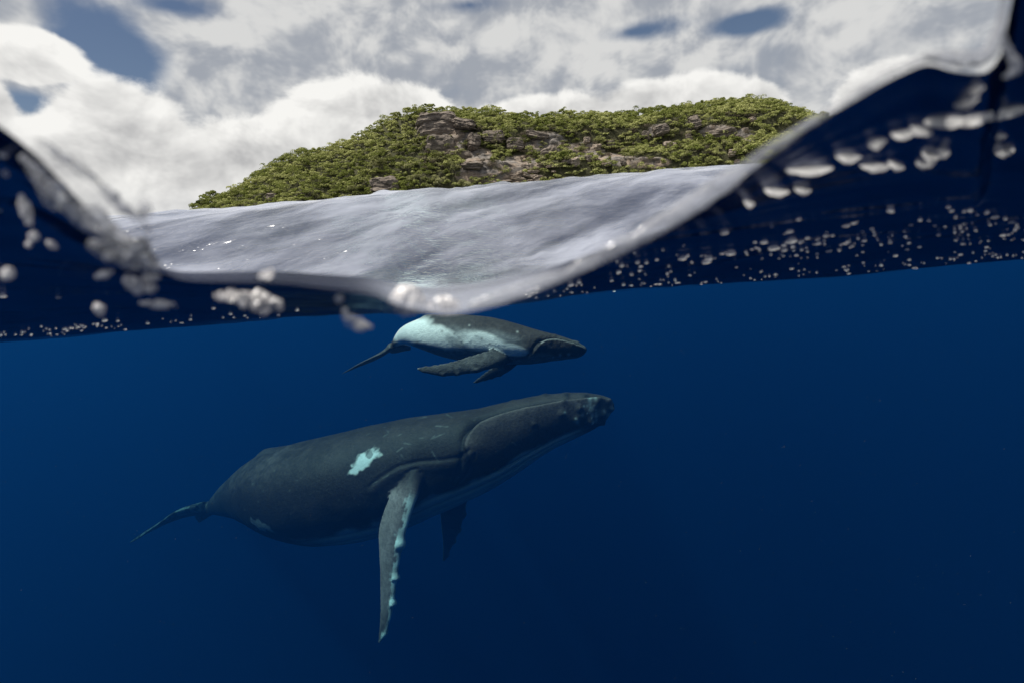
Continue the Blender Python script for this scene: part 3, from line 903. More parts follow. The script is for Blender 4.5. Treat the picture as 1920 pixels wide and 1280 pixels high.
# bare rock, given where it shows in the photograph
ROCK_ZONES = [(835, 258, 55, 40), (893, 300, 40, 26), (905, 330, 60, 14), (975, 312, 50, 22), (1022, 272, 45, 26), (1095, 282, 44, 18), (1150, 300, 48, 13), (1235, 245, 22, 13), (1300, 232, 16, 14), (1345, 248, 40, 16), (1390, 258, 30, 16), (725, 352, 30, 20), (512, 372, 12, 10), (968, 345, 70, 8), (1200, 305, 60, 12)]
def rockiness(pts):
    p = proj(pts)
    r = np.full(len(p), -9.0)
    for a, b, rx, ry in ROCK_ZONES:
        r = np.maximum(r, 1 - np.sqrt(((p[:, 0] - a) / rx) ** 2 + ((p[:, 1] - b) / ry) ** 2))
    return r + 0.25 * fbm(pts * 0.12, 3, 81)
gx = np.linspace(W(330, 400, YR)[0] - 15, W(1720, 300, YR)[0] + 20, 380)
gy = np.concatenate([np.linspace(YS - 14, YR + 4, 190), np.linspace(YR + 8, YR + 150, 24)])
TX, TY = np.meshgrid(gx, gy)
TV = np.stack([TX, TY, terrain(TX, TY)], -1).reshape(-1, 3)
rk = rockiness(TV)
# craggy relief where the rock is bare
rr = sstep(rk, 0.0, 0.35)
TV[:, 1] += rr * (3.0 * fbm(TV * np.array([.18, .18, .45]), 4, 83) - 1.0)
TV[:, 2] += rr * 1.2 * fbm(TV * np.array([.3, .3, .3]), 3, 85)
m_land, nt, out = new_mat('island_ground')
rocky = nt.attr('rocky')
gp = EX(nt, nt.node('ShaderNodeNewGeometry').outputs['Position'])
gxx, gyy, gzz = nt.sep(gp)
r1 = nt.noise(nt.xyz(gxx * 0.22, gyy * 0.22, gzz * 0.9), 1.0, 6, 0.65)
r2 = nt.noise(gp, 0.09, 4, 0.55)
r3 = nt.noise(nt.xyz(gxx * 0.8, gyy * 0.8, gzz * 2.6), 1.0, 5, 0.7)
rockc = nt.mix(nt.ss(r1, 0.35, 0.68), (0.12, 0.11, 0.10), (0.36, 0.325, 0.29))
rockc = nt.mix(nt.ss(r2, 0.45, 0.62), rockc, nt.mix(nt.ss(r3, 0.3, 0.7), (0.22, 0.165, 0.12), (0.46, 0.37, 0.29)))
soil = nt.mix(nt.ss(r3, 0.3, 0.7), (0.035, 0.04, 0.015), (0.09, 0.085, 0.04))
principled(nt, out, Base_Color=nt.mix(nt.ss(rocky, 0.0, 0.25), soil, rockc), Roughness=0.95, Normal=bump(nt, r1 * 0.6 + r3 * 0.5, 0.9, 1.2))
isl_me = make_mesh('island_terrain', TV, grid_faces(len(gy), len(gx)))
point_attr(isl_me, 'rocky', rk)
isl = add_obj('island_terrain', isl_me, m_land)
tag(isl, 'steep wooded island with bare rock cliffs rising from the sea', kind='structure')

# ---------------- rocks of the cliff
def rock_material(name, dark, light):
    m, nt, out = new_mat(name)
    orr = EX(nt, nt.node('ShaderNodeTexCoord').outputs['Object'])
    ox, oy, oz = nt.sep(orr)
    rn = EX(nt, nt.node('ShaderNodeObjectInfo').outputs['Random'])
    k1 = nt.noise(nt.xyz(ox * 1.2, oy * 1.2, oz * 3.5 + rn * 40.0), 1.0, 6, 0.65)
    k2 = nt.noise(nt.xyz(ox, oy, oz + rn * 30.0), 4.0, 5, 0.7)
    c = nt.mix(nt.ss(k1 * 0.6 + k2 * 0.4, 0.34, 0.64), dark, light)
    c = nt.mix(nt.ss(k2, 0.58, 0.70) * 0.5, c, (0.10, 0.115, 0.05))
    principled(nt, out, Base_Color=c, Roughness=0.95, Normal=bump(nt, k1 * 0.5 + k2 * 0.5, 1.0, 0.25))
    return m
m_rock = rock_material('grey_rock', (0.060, 0.050, 0.042), (0.30, 0.25, 0.205))
m_tan = rock_material('tan_rock', (0.17, 0.13, 0.10), (0.50, 0.42, 0.34))
def rock_mesh(name, seed, n=26, slab=0.0):
    """angular rounded block on a cube-sphere grid, radius about 1"""
    vs_, fs_ = [], []
    for ax in range(3):
        for sg in (-1, 1):
            u = np.linspace(-1, 1, n); U_, V_ = np.meshgrid(u, u)
            p = np.zeros((n, n, 3)); p[..., ax] = sg; p[..., (ax + 1) % 3] = U_; p[..., (ax + 2) % 3] = V_ * sg
            b = sum(len(v) for v in vs_)
            vs_.append(p.reshape(-1, 3)); fs_.append(grid_faces(n, n) + b)
    v = np.concatenate(vs_)
    v = v / (np.abs(v) ** 4).sum(1, keepdims=True) ** 0.25
    d0 = unit(v)
    v = v * (1 + 0.22 * fbm(d0 * 1.6 + seed * 3.1, 3, seed) + 0.10 * np.round(2.5 * fbm(d0 * 2.6 + seed, 2, seed + 5)) / 2.5)[:, None]
    # strata: step the outline in bands of height
    band = np.floor(v[:, 2] * 5 + 1.5 * vnoise(d0 * 1.3, seed + 9))
    st = _hash(band.astype(np.int64), band.astype(np.int64) * 0 + seed, band.astype(np.int64) * 0, 3) - 0.5
    v[:, :2] *= (1 + 0.22 * st)[:, None]
    me = make_mesh(name, v, np.concatenate(fs_), smooth=False)
    return me
rock_meshes = [rock_mesh('cliff_rock', 100 + i) for i in range(6)]
rock_tan = [m.copy() for m in rock_meshes]
for m in rock_meshes: m.materials.append(m_rock)
for m in rock_tan: m.materials.append(m_tan)
def land_at(px, py):
    r = ray(px, py); r = r / r[1]
    y = np.linspace(YS - 14, YR + 10, 500)
    pts = r[None] * y[:, None]
    k = np.nonzero(terrain(pts[:, 0], pts[:, 1]) > pts[:, 2])[0]
    return pts[k[0]] if len(k) else pts[-1]
def rock(px, py, w_, h_, dep, mi, label, rz=0.0, tilt=0.0, push=0.0, group='rocks of the island cliff', mat=None):
    c = land_at(px, py)
    o = add_obj('cliff_rock', (rock_tan if mat else rock_meshes)[mi % 6])
    u = c[1] / FPX
    o.location = (c[0], c[1] - push, c[2])
    o.scale = (w_ * u * 0.9, dep, h_ * u * 0.88)
    o.rotation_euler = (0, tilt, rz)
    return tag(o, label, 'rock', group)
rock(822, 240, 38, 24, 9, 0, 'big grey boulder face jutting out under the ridge trees', 0.2, -0.10, 3)
rock(797, 238, 10, 22, 6, 1, 'pale narrow rock slab at the side of the big boulder', 0.1, 0.1, 4)
rock(872, 236, 20, 10, 7, 2, 'grey rock ledge roofing the dark overhang', -0.1, 0.22, 4)
rock(826, 276, 26, 22, 5, 3, 'cracked grey rock face below the big boulder', 0.1, 0.1, 1)
rock(888, 268, 12, 17, 5, 4, 'grey rock pillar beside the dark overhang', 0.3, 0.2, 1)
rock(858, 292, 24, 9, 4, 5, 'layered grey ledge below the dark overhang', 0.0, 0.12, 2)
rock(885, 312, 20, 7, 4, 1, 'sunlit pale ledge below the overhang', 0.0, 0.10, 2)
rock(925, 258, 20, 12, 4, 2, 'weathered grey rock wall beneath the ridge trees', 0.0, 0.0, 1)
rock(965, 272, 16, 12, 4, 0, 'blue grey rock knob above the brown slope', 0.1, 0.0, 1)
rock(1030, 290, 16, 14, 4, 3, 'pale broken rock by the dead branches', 0.1, -0.3, 1)
rock(1008, 256, 22, 8, 4, 4, 'pinkish rock edge at the top of the brown slope', 0.1, 0.25, 1)
rock(725, 352, 26, 19, 6, 4, 'grey cliff stump at the foot of the green slope', 0.1, 0.05, 3)
rock(513, 372, 9, 10, 3, 5, 'small grey rock showing low on the green slope', 0.1, 0.0, 2)
rock(1236, 246, 14, 10, 4, 0, 'pale rock patch high among the cliff shrubs', 0.1, -0.3, 2)
rock(1300, 232, 9, 13, 4, 2, 'upright grey rock under the leaning ridge trees', 0.1, -0.3, 2)
rock(1350, 252, 22, 9, 4, 1, 'long pale rock shelf near the end of the cliff', 0.1, -0.1, 2)
rr_ = random.Random(3)
for i in range(34):
    a_, b_ = rr_.choice([(905, 332), (975, 338), (940, 326), (1000, 318), (1010, 335)])
    gx_, gy_, gw_ = rr_.gauss(a_, 18), rr_.gauss(b_, 7), rr_.uniform(4, 11)
    rock(gx_, gy_, gw_, rr_.uniform(1.8, 4.0), rr_.uniform(1, 2.5), i, ('long' if gw_ > 7.5 else 'short') + ' tan rock slab ' + ('low' if gy_ > 330 else 'high') + ' in the rubble ' + ('below the overhang' if gx_ < 930 else 'below the blue grey knob' if gx_ < 985 else 'below the brown slope'), rr_.uniform(-.4, .4), rr_.uniform(-.15, .3), 1.0, 'rubble slabs at the foot of the cliff', 1)
for i in range(26):
    a_ = rr_.uniform(1060, 1420)
    gw_ = rr_.uniform(4, 10)
    rock(a_, 300 - (a_ - 1060) * 0.12 + rr_.gauss(0, 14), gw_, rr_.uniform(4, 9), rr_.uniform(1.5, 3), i, ('broad ' if gw_ > 7 else 'narrow ') + ('tan' if i % 2 else 'grey') + ' rock between the shrubs ' + ('before the lone palm' if a_ < 1160 else 'under the lone palm' if a_ < 1230 else 'past the lone palm' if a_ < 1330 else 'by the bright water roll'), rr_.uniform(-.4, .4), rr_.uniform(-.3, .2), 1.0, 'rocks between the cliff shrubs', i % 2)

# ---------------- trees
def leaf_mat(name, c0, c1, c2):
    m, nt, out = new_mat(name)
    rnd = EX(nt, nt.node('ShaderNodeObjectInfo').outputs['Random'])
    ti = nt.attr('tint')
    f = (ti * 0.75 + rnd * 0.55 - 0.15).clamp()
    base = nt.mix(nt.ss(f, 0.0, 0.55), c0, c1)
    base = nt.mix(nt.ss(f, 0.5, 1.0), base, c2)
    d = nt.node('ShaderNodeBsdfDiffuse'); nt.put(d.inputs[0], base)
    t = nt.node('ShaderNodeBsdfTranslucent'); nt.put(t.inputs[0], base)
    m_ = nt.node('ShaderNodeMixShader'); m_.inputs[0].default_value = 0.25
    nt.t.links.new(d.outputs[0], m_.inputs[1]); nt.t.links.new(t.outputs[0], m_.inputs[2])
    nt.t.links.new(m_.outputs[0], out.inputs[0])
    return m
m_leaf = leaf_mat('leaves', (0.050, 0.066, 0.014), (0.225, 0.255, 0.068), (0.50, 0.51, 0.21))
m_pale = leaf_mat('pale_leaves', (0.15, 0.165, 0.055), (0.30, 0.305, 0.13), (0.42, 0.41, 0.21))
m_dry = leaf_mat('dry_twigs', (0.10, 0.085, 0.06), (0.17, 0.145, 0.105), (0.24, 0.21, 0.15))
m_bark, nt, out = new_mat('bark')
bk_ = nt.noise(EX(nt, nt.node('ShaderNodeTexCoord').outputs['Object']), 3.0, 4, 0.6)
principled(nt, out, Base_Color=nt.mix(bk_, (0.05, 0.04, 0.03), (0.16, 0.14, 0.115)), Roughness=0.95)

def crown_points(rg, n, lobes=6):
    """leaf clump centres and normals on the outer part of several lobes (unit crown: radius 1, centre 0)"""
    cs = rg.normal(0, 1, (lobes, 3)) * np.array([.48, .48, .26]); rs = rg.uniform(0.38, 0.62, lobes)
    k = rg.integers(0, lobes, n)
    d = unit(rg.normal(0, 1, (n, 3)))
    d[:, 2] = np.where(d[:, 2] < -0.3, -d[:, 2], d[:, 2])
    rad = rg.uniform(0.72, 1.05, n)
    return cs[k] + d * (rs[k] * rad)[:, None] * np.array([1, 1, .8]), d, k
def leaf_quads(cen, nrm, size, rg):
    n = len(cen)
    jit = unit(nrm + rg.normal(0, 0.55, (n, 3)))
    a = unit(np.cross(jit, rg.normal(0, 1, (n, 3))))
    b = np.cross(jit, a)
    sz = (size * rg.uniform(0.6, 1.3, n))[:, None]
    asp = rg.uniform(0.55, 1.0, n)[:, None]
    V = np.stack([cen + a * sz, cen + b * sz * asp, cen - a * sz * 0.9, cen - b * sz * asp], 1).reshape(-1, 3)
    return V, np.arange(4 * n).reshape(n, 4)
def trunk_mesh(name, rg, h, r, limbs=4):
    vs_, fs_ = [], []
    def tube(p0, p1, r0, r1, ns=6):
        b = sum(len(v) for v in vs_)
        ax = unit(p1 - p0); s_ = unit(np.cross(ax, np.array([.3, .9, .2]))); t_ = np.cross(ax, s_)
        a = np.linspace(0, 2 * np.pi, ns, endpoint=False)
        ring = np.cos(a)[:, None] * s_ + np.sin(a)[:, None] * t_
        vs_.append(np.concatenate([p0 + ring * r0, p1 + ring * r1])); fs_.append(grid_faces(2, ns, True) + b)
    mid = np.array([rg.normal(0, .1) * h, rg.normal(0, .1) * h, h * 0.55])
    tube(np.array([0, 0, -1.0]), mid, r, r * 0.75)
    for i in range(limbs):
        a = i * 2 * np.pi / limbs + rg.uniform(-.4, .4)
        tube(mid, mid + np.array([math.cos(a) * h * .38, math.sin(a) * h * .38, h * rg.uniform(.3, .55)]), r * .55, r * .15, 5)
    return make_mesh(name, np.concatenate(vs_), np.concatenate(fs_))
def tree_protos(kind, count, nleaf, leaf, mat, h, crown_r, flat):
    res = []
    for i in range(count):
        rg = np.random.default_rng(200 + i + 50 * len(kind))
        c, d, k = crown_points(rg, nleaf, int(rg.integers(5, 9)))
        lt = rg.uniform(0.2, 0.8, 12)[k]
        c = c * np.array([crown_r, crown_r, crown_r * flat]) + np.array([0, 0, h])
        V, F = leaf_quads(c, d, leaf, rg)
        me = make_mesh('crown', V, F, smooth=False)
        point_attr(me, 'tint', np.repeat(np.clip(lt + rg.normal(0, .14, nleaf), 0, 1), 4))
        me.materials.append(mat)
        tm = trunk_mesh('trunk', rg, h, 0.22); tm.materials.append(m_bark)
        res.append((me, tm))
    return res
protos = tree_protos('broad', 8, 560, 0.31, m_leaf, 4.6, 3.0, 0.75)
ppale = tree_protos('palebush', 5, 560, 0.29, m_pale, 3.6, 3.2, 0.80)
pdry = tree_protos('drybranch', 5, 260, 0.22, m_dry, 2.6, 2.4, 0.75)
def place_tree(name, proto, loc, sc, rz, label, cat, group):
    e = bpy.data.objects.new(name, None); COL.objects.link(e)
    e.location = loc; e.scale = sc; e.rotation_euler = (0, 0, rz)
    e.empty_display_size = 0.5
    tag(e, label, cat, group)
    for nm, me in (('crown', proto[0]), ('trunk', proto[1])):
        o = bpy.data.objects.new(nm, me); COL.objects.link(o); o.parent = e
    return e
tr_ = np.random.default_rng(21)
# candidates all over the face that can be seen
cand = []
Xa, Xb = W(372, 400, YR)[0] - 4, W(1600, 270, YR)[0]
for _ in range(9000):
    X = tr_.uniform(Xa, Xb); Y = tr_.uniform(YS + 1, YR + 10)
    cand.append((X, Y))
cand = np.array(cand)
cz = terrain(cand[:, 0], cand[:, 1])
cand = np.concatenate([cand, cz[:, None]], 1)[cz > -1.2]
crk = rockiness(cand); cpx = proj(cand)
# keep them apart, nearest first
order = np.argsort(cand[:, 1] + tr_.normal(0, 3, len(cand)))
cell = {}; chosen = []
for i in order:
    if crk[i] > 0.10 + 0.22 * tr_.random(): continue
    X, Y, Z = cand[i]
    gap = 2.9
    key = (int(X // 3), int(Y // 3), int(Z // 3)); ok = True
    for a in (-1, 0, 1):
        for b in (-1, 0, 1):
            for c in (-1, 0, 1):
                for j in cell.get((key[0] + a, key[1] + b, key[2] + c), ()):
                    if np.sum((cand[j] - cand[i]) ** 2) < gap * gap: ok = False
    if ok:
        cell.setdefault(key, []).append(i); chosen.append(i)
ch_ = np.array(chosen)
ppx = cpx[ch_]
sky_y = np.interp(ppx[:, 0], [a for a, b in SKY_PX], [b for a, b in SKY_PX])
BINS = {
 'ridge': [(470, 'at the low end of the green slope'), (570, 'a little above the low end of the green slope'), (670, 'half way up the green slope'), (775, 'on the last rise before the summit'), (860, 'directly above the big boulder'), (960, 'above the dark overhang'), (1060, 'above the brown bare slope'), (1160, 'just before the lone palm'), (1240, 'beside the lone palm'), (1320, 'just past the lone palm'), (1400, 'on the hump past the lone palm'), (2000, 'where the island runs into the bright water roll')],
 'pale': [(740, 'just left of the big boulder'), (800, 'at the foot of the big boulder'), (850, 'below the cracked rock face'), (2000, 'in front of the rubble slabs')],
 'slope': [(500, 'low on the far end of the green slope'), (580, 'around the small low rock on the green slope'), (660, 'in the middle of the green slope'), (2000, 'above the grey cliff stump')],
 'cliff': [(900, 'under the dark overhang'), (990, 'between the overhang and the brown slope'), (1100, 'on the brown bare slope'), (1170, 'on the cliff before the lone palm'), (1240, 'on the cliff under the lone palm'), (1310, 'on the cliff just past the lone palm'), (1380, 'on the cliff below the hump'), (2000, 'on the cliff near the bright water roll')]}
KIND = {'ridge': 'skyline tree ', 'pale': 'pale green bushy tree ', 'slope': 'dark green bushy tree ', 'cliff': 'green shrubby tree '}
QUOTA = {'ridge': 130, 'pale': 45, 'slope': 70, 'cliff': 55}
pool = {k: [] for k in QUOTA}
for n_, i in enumerate(ch_):
    x, y, dd = ppx[n_]
    if y - sky_y[n_] < 24: zone = 'ridge'
    elif 690 < x < 900 and y > 262: zone = 'pale'
    elif x < 770: zone = 'slope'
    else: zone = 'cliff'
    pri = (y - sky_y[n_]) + 6 * tr_.random() if zone == 'ridge' else tr_.random() + cand[i][1] * 0.004
    pool[zone].append((pri, i, zone, x, y))
single, mass = [], []
for zone, lst in pool.items():
    lst.sort(key=lambda a: a[0])
    single += lst[:QUOTA[zone]]; mass += lst[QUOTA[zone]:]
for pri, i, zone, x, y in single:
    X, Y, Z = cand[i]
    where = next(t for lim, t in BINS[zone] if x < lim)
    sc = tr_.uniform(0.55, 1.0) if tr_.random() < 0.6 else tr_.uniform(1.0, 1.8)
    if zone == 'ridge' and x > 830: sc *= 0.8
    pale = zone == 'pale' or tr_.random() < 0.12
    pr_ = ppale[int(tr_.integers(5))] if pale else protos[int(tr_.integers(8))]
    zf = tr_.uniform(0.8, 1.3) * (0.75 if zone == 'slope' else 1.0)
    lab = ('pale skyline tree ' if pale and zone == 'ridge' else 'pale green bushy tree ' if pale else KIND[zone]) + where
    place_tree('tree', pr_, (X, Y, Z - 0.3), (sc, sc, sc * zf), tr_.uniform(0, 6.28), lab, 'tree', 'trees ' + where)
# the rest of the wood reads as one mass
Vs, Fs, Ts, off = [], [], [], 0
for pri, i, zone, x, y in mass:
    X, Y, Z = cand[i]
    rg = tr_
    nl = 300
    c, d, k = crown_points(rg, nl, int(rg.integers(4, 8)))
    lt = rg.uniform(0.1, 0.85, 12)[k] + rg.normal(0, .16) + 0.45 * float(fbm(np.array([[X * 0.04, Y * 0.04, Z * 0.05]]), 2, 91)[0])
    r_ = rg.uniform(1.6, 3.4) if rg.random() < 0.7 else rg.uniform(3.4, 5.4); h_ = rg.uniform(1.8, 3.8)
    c = c * np.array([r_, r_, r_ * 0.75]) + np.array([X, Y, Z + h_])
    V, F = leaf_quads(c, d, 0.38, rg)
    Vs.append(V); Fs.append(F + off); off += len(V)
    Ts.append(np.repeat(np.clip(lt + rg.normal(0, .14, nl), 0, 1), 4))
fm = make_mesh('forest', np.concatenate(Vs), np.concatenate(Fs), smooth=False)
point_attr(fm, 'tint', np.concatenate(Ts))
forest = add_obj('forest', fm, m_leaf)
tag(forest, 'dense green wood covering the island slope and cliff top', kind='stuff')
# dry shrubs on the cliff
for i in range(260):
    x = tr_.uniform(985, 1430) if i < 180 else tr_.uniform(790, 1000)
    y = tr_.uniform(245, 322) - max(0, x - 1050) * 0.09
    p = land_at(x, y) - np.array([0, 2.0 if i >= 180 else 0.5, 0])
    sc = tr_.uniform(0.4, 1.15)
    dry = tr_.random() < 0.68
    place_tree('dry_shrub' if dry else 'leafy_shrub', pdry[int(tr_.integers(5))] if dry else ppale[int(tr_.integers(5))], tuple(p - np.array([0, 0, 0.5])), (sc, sc, sc), tr_.uniform(0, 6.28),
               ('leafless grey brown shrub ' if dry else 'pale leafy shrub ') + next(t for lim, t in ((850, 'around the big boulder'), (900, 'below the dark overhang'), (945, 'among the rocks past the overhang'), (985, 'beside the brown bare slope'), (1060, 'on the brown bare slope'), (1140, 'below the ridge before the lone palm'), (1220, 'under the lone palm'), (1320, 'on the cliff past the lone palm'), (9999, 'on the cliff by the bright water roll')) if x < lim), 'shrub', 'dry shrubs of the cliff')
# the lone palm on the skyline
pc = W(1192, 214, YR)
e = bpy.data.objects.new('palm_tree', None); COL.objects.link(e)
e.location = (pc[0], YR, float(terrain(pc[0], YR)))
tag(e, 'single small palm standing above the ridge trees against the sky', 'palm')
th_ = W(1192, 199, YR)[2] - e.location.z
k = np.linspace(0, 1, 12); a = np.linspace(0, 2 * np.pi, 7, endpoint=False)
tv = np.stack([np.stack([0.25 * math.sin(q * 2) + (0.22 - 0.1 * q) * np.cos(a), (0.22 - 0.1 * q) * np.sin(a), np.full(7, q * th_)], -1) for q in k]).reshape(-1, 3)
add_obj('trunk', make_mesh('trunk', tv, grid_faces(12, 7, True)), m_bark, e)
for i in range(11):
    an = i * 2.4; rise = 0.5 if i % 2 else 0.1
    q = np.linspace(0, 1, 8)
    mid_ = np.stack([math.cos(an) * 2.6 * q, math.sin(an) * 2.6 * q, th_ + rise * 2.5 * q - 2.4 * q * q], -1) + np.array([0.22, 0, 0])
    sd_ = np.array([-math.sin(an), math.cos(an), 0]) * 0.38
    wd = (np.sin(q * np.pi * 0.92 + 0.2))[:, None]
    fv = np.concatenate([mid_ + sd_ * wd - np.array([0, 0, .12]), mid_, mid_ - sd_ * wd - np.array([0, 0, .12])])
    fq = np.concatenate([np.stack([np.arange(7), np.arange(1, 8), 8 + np.arange(1, 8), 8 + np.arange(7)], -1), np.stack([8 + np.arange(7), 8 + np.arange(1, 8), 16 + np.arange(1, 8), 16 + np.arange(7)], -1)])
    fme = make_mesh('frond', fv, fq); point_attr(fme, 'tint', np.full(len(fv), 0.2))
    add_obj('frond', fme, m_leaf, e)

# ------------------------------------------------------------------ spray, foam and bubbles at the water line
m_foam, nt, out = new_mat('foam')
fo = EX(nt, nt.node('ShaderNodeTexCoord').outputs['Object'])
f1_ = nt.noise(fo, 60.0, 4, 0.6)
fc = nt.mix(nt.ss(f1_, 0.3, 0.7), (0.92, 0.88, 0.87), (0.99, 0.97, 0.96))
d_ = nt.node('ShaderNodeBsdfDiffuse'); nt.put(d_.inputs[0], fc)
t_ = nt.node('ShaderNodeBsdfTranslucent'); nt.put(t_.inputs[0], fc)
g_ = nt.node('ShaderNodeBsdfGlossy'); g_.inputs['Roughness'].default_value = 0.2
m1_ = nt.node('ShaderNodeMixShader'); m1_.inputs[0].default_value = 0.25
m2_ = nt.node('ShaderNodeMixShader'); m2_.inputs[0].default_value = 0.14
L_ = nt.t.links.new
L_(d_.outputs[0], m1_.inputs[1]); L_(t_.outputs[0], m1_.inputs[2]); L_(m1_.outputs[0], m2_.inputs[1]); L_(g_.outputs[0], m2_.inputs[2])
c_ = nt.node('ShaderNodeBsdfTransparent')
m3_ = nt.node('ShaderNodeMixShader')
nt.put(m3_.inputs[0], nt.ss(nt.noise(EX(nt, nt.node('ShaderNodeNewGeometry').outputs['Position']), 70.0, 3, 0.6, 0.8), 0.44, 0.60) * 0.88)
L_(m2_.outputs[0], m3_.inputs[1]); L_(c_.outputs[0], m3_.inputs[2]); L_(m3_.outputs[0], out.inputs[0])
m_bub, nt, out = new_mat('bubble')
d_ = nt.node('ShaderNodeBsdfDiffuse'); d_.inputs[0].default_value = (0.96, 0.95, 0.94, 1)
t_ = nt.node('ShaderNodeBsdfTranslucent'); t_.inputs[0].default_value = (0.96, 0.95, 0.94, 1)
m1_ = nt.node('ShaderNodeMixShader'); m1_.inputs[0].default_value = 0.75
nt.t.links.new(d_.outputs[0], m1_.inputs[1]); nt.t.links.new(t_.outputs[0], m1_.inputs[2]); nt.t.links.new(m1_.outputs[0], out.inputs[0])

# the clear, sky-bright roll of water along the port
m_roll, nt, out = new_mat('waterline_roll')
ro_ = EX(nt, nt.node('ShaderNodeNewGeometry').outputs['Position'])
rn_ = nt.noise(ro_, 55.0, 3, 0.6)
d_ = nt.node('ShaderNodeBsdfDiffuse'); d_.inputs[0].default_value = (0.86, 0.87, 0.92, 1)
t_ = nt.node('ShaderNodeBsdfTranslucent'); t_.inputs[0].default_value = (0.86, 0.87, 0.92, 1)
g_ = nt.node('ShaderNodeBsdfGlossy'); g_.inputs['Roughness'].default_value = 0.12
c_ = nt.node('ShaderNodeBsdfTransparent')
L_ = nt.t.links.new
m1_ = nt.node('ShaderNodeMixShader'); m1_.inputs[0].default_value = 0.5
L_(d_.outputs[0], m1_.inputs[1]); L_(t_.outputs[0], m1_.inputs[2])
lw_ = nt.node('ShaderNodeFresnel'); lw_.inputs['IOR'].default_value = 1.33
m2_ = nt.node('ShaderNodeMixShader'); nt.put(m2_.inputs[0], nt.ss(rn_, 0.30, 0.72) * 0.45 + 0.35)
L_(m1_.outputs[0], m2_.inputs[1]); L_(c_.outputs[0], m2_.inputs[2])
m3_ = nt.node('ShaderNodeMixShader'); L_(lw_.outputs[0], m3_.inputs[0]); L_(m2_.outputs[0], m3_.inputs[1]); L_(g_.outputs[0], m3_.inputs[2])
L_(m3_.outputs[0], out.inputs[0])

# torn, mostly clear splash water
m_splash, nt, out = new_mat('splash_water')
ro_ = EX(nt, nt.node('ShaderNodeNewGeometry').outputs['Position'])
rn_ = nt.noise(ro_, 42.0, 4, 0.65, 1.2)
d_ = nt.node('ShaderNodeBsdfDiffuse'); d_.inputs[0].default_value = (0.86, 0.87, 0.92, 1)
t_ = nt.node('ShaderNodeBsdfTranslucent'); t_.inputs[0].default_value = (0.86, 0.87, 0.92, 1)
g_ = nt.node('ShaderNodeBsdfGlossy'); g_.inputs['Roughness'].default_value = 0.04
c_ = nt.node('ShaderNodeBsdfTransparent')
L_ = nt.t.links.new
m1_ = nt.node('ShaderNodeMixShader'); m1_.inputs[0].default_value = 0.5
L_(d_.outputs[0], m1_.inputs[1]); L_(t_.outputs[0], m1_.inputs[2])
lw_ = nt.node('ShaderNodeFresnel'); lw_.inputs['IOR'].default_value = 1.6
m2_ = nt.node('ShaderNodeMixShader'); nt.put(m2_.inputs[0], nt.ss(rn_, 0.42, 0.66) * -0.70 + 0.97)
L_(m1_.outputs[0], m2_.inputs[1]); L_(c_.outputs[0], m2_.inputs[2])
m3_ = nt.node('ShaderNodeMixShader'); L_(lw_.outputs[0], m3_.inputs[0]); L_(m2_.outputs[0], m3_.inputs[1]); L_(g_.outputs[0], m3_.inputs[2])
L_(m3_.outputs[0], out.inputs[0])

def lumpy(name, ctrl_px, depth, radii, seed, amp=0.35, ns=28, nseg=90, flat=0.6, freq=1.0, gain=0.45, oct_n=3):
    """an uneven tube of water or foam that follows photo pixels at a given distance"""
    C, Lp = smooth_path([W(a, b, depth) for a, b in ctrl_px], nseg)
    k = np.linspace(0, 1, nseg)
    dm = depth if np.isscalar(depth) else float(np.mean(depth))
    r = pchip(k, np.linspace(0, 1, len(radii)), radii) * dm / FPX
    T = unit(np.gradient(C, axis=0))
    A = unit(np.cross(T, _F)); B = np.cross(T, A)
    a = np.linspace(0, 2 * np.pi, ns, endpoint=False)
    dirs = np.cos(a)[None, :, None] * A[:, None] + np.sin(a)[None, :, None] * B[:, None] * flat
    V = C[:, None] + dirs * r[:, None, None]
    q = V / (np.mean(r) * 2.2) * freq
    V = V + dirs * (r[:, None] * amp * 2.2 * (fbm(q, oct_n, seed, gain) + 0.5 * (0.5 - np.abs(fbm(q * 1.7, 2, seed + 3))) - 0.15))[..., None]
    V = V.reshape(-1, 3); n0 = len(V)
    V = np.concatenate([V, C[:1], C[-1:]]); j = np.arange(ns); b = (nseg - 1) * ns
    F = [grid_faces(nseg, ns, True), np.stack([np.full(ns, n0), (j + 1) % ns, j], -1), np.stack([np.full(ns, n0 + 1), b + j, b + (j + 1) % ns], -1)]
    org = C[nseg // 2]
    me = make_mesh(name, V - org, F)
    return me, org
def water_bit(name, ctrl, depth, radii, seed, mat, label, cat, group=None, parent=None, **kw):
    me, org = lumpy(name, ctrl, depth, radii, seed, **kw)
    o = add_obj(name, me, mat); o.location = org
    if label: tag(o, label, cat, group)
    return o
d0 = Y0 / math.cos(0.1)
# bright roll on the far side of the dip, running up to the top of the picture
water_bit('waterline_roll', [(880, 574), (1000, 536), (1100, 493), (1200, 443), (1300, 383), (1400, 312), (1500, 242), (1600, 182), (1680, 133), (1735, 110)], Y0 - 0.006, [5, 12, 15, 17, 16, 13, 9, 7, 6, 6], 5, m_roll, 'bright roll of water climbing from the dip towards the upper corner', 'water roll', amp=0.30, nseg=200, flat=0.5, freq=0.30)
water_bit('wave_curl', [(1735, 106), (1770, 106), (1810, 110), (1848, 104), (1868, 70), (1880, 20), (1886, -30)], Y0 - 0.006, [6, 12, 15, 13, 8, 6, 5], 6, m_roll, 'glassy curl of water hanging under the upper corner', 'water curl', amp=0.2, nseg=90, flat=0.5, freq=0.5)
water_bit('water_streak', [(1878, 60), (1890, 95), (1905, 130), (1880, 145)], Y0 - 0.004, [3, 8, 9, 3], 8, m_roll, 'short clear streak beside the hanging water curl', 'water streak', amp=0.2)
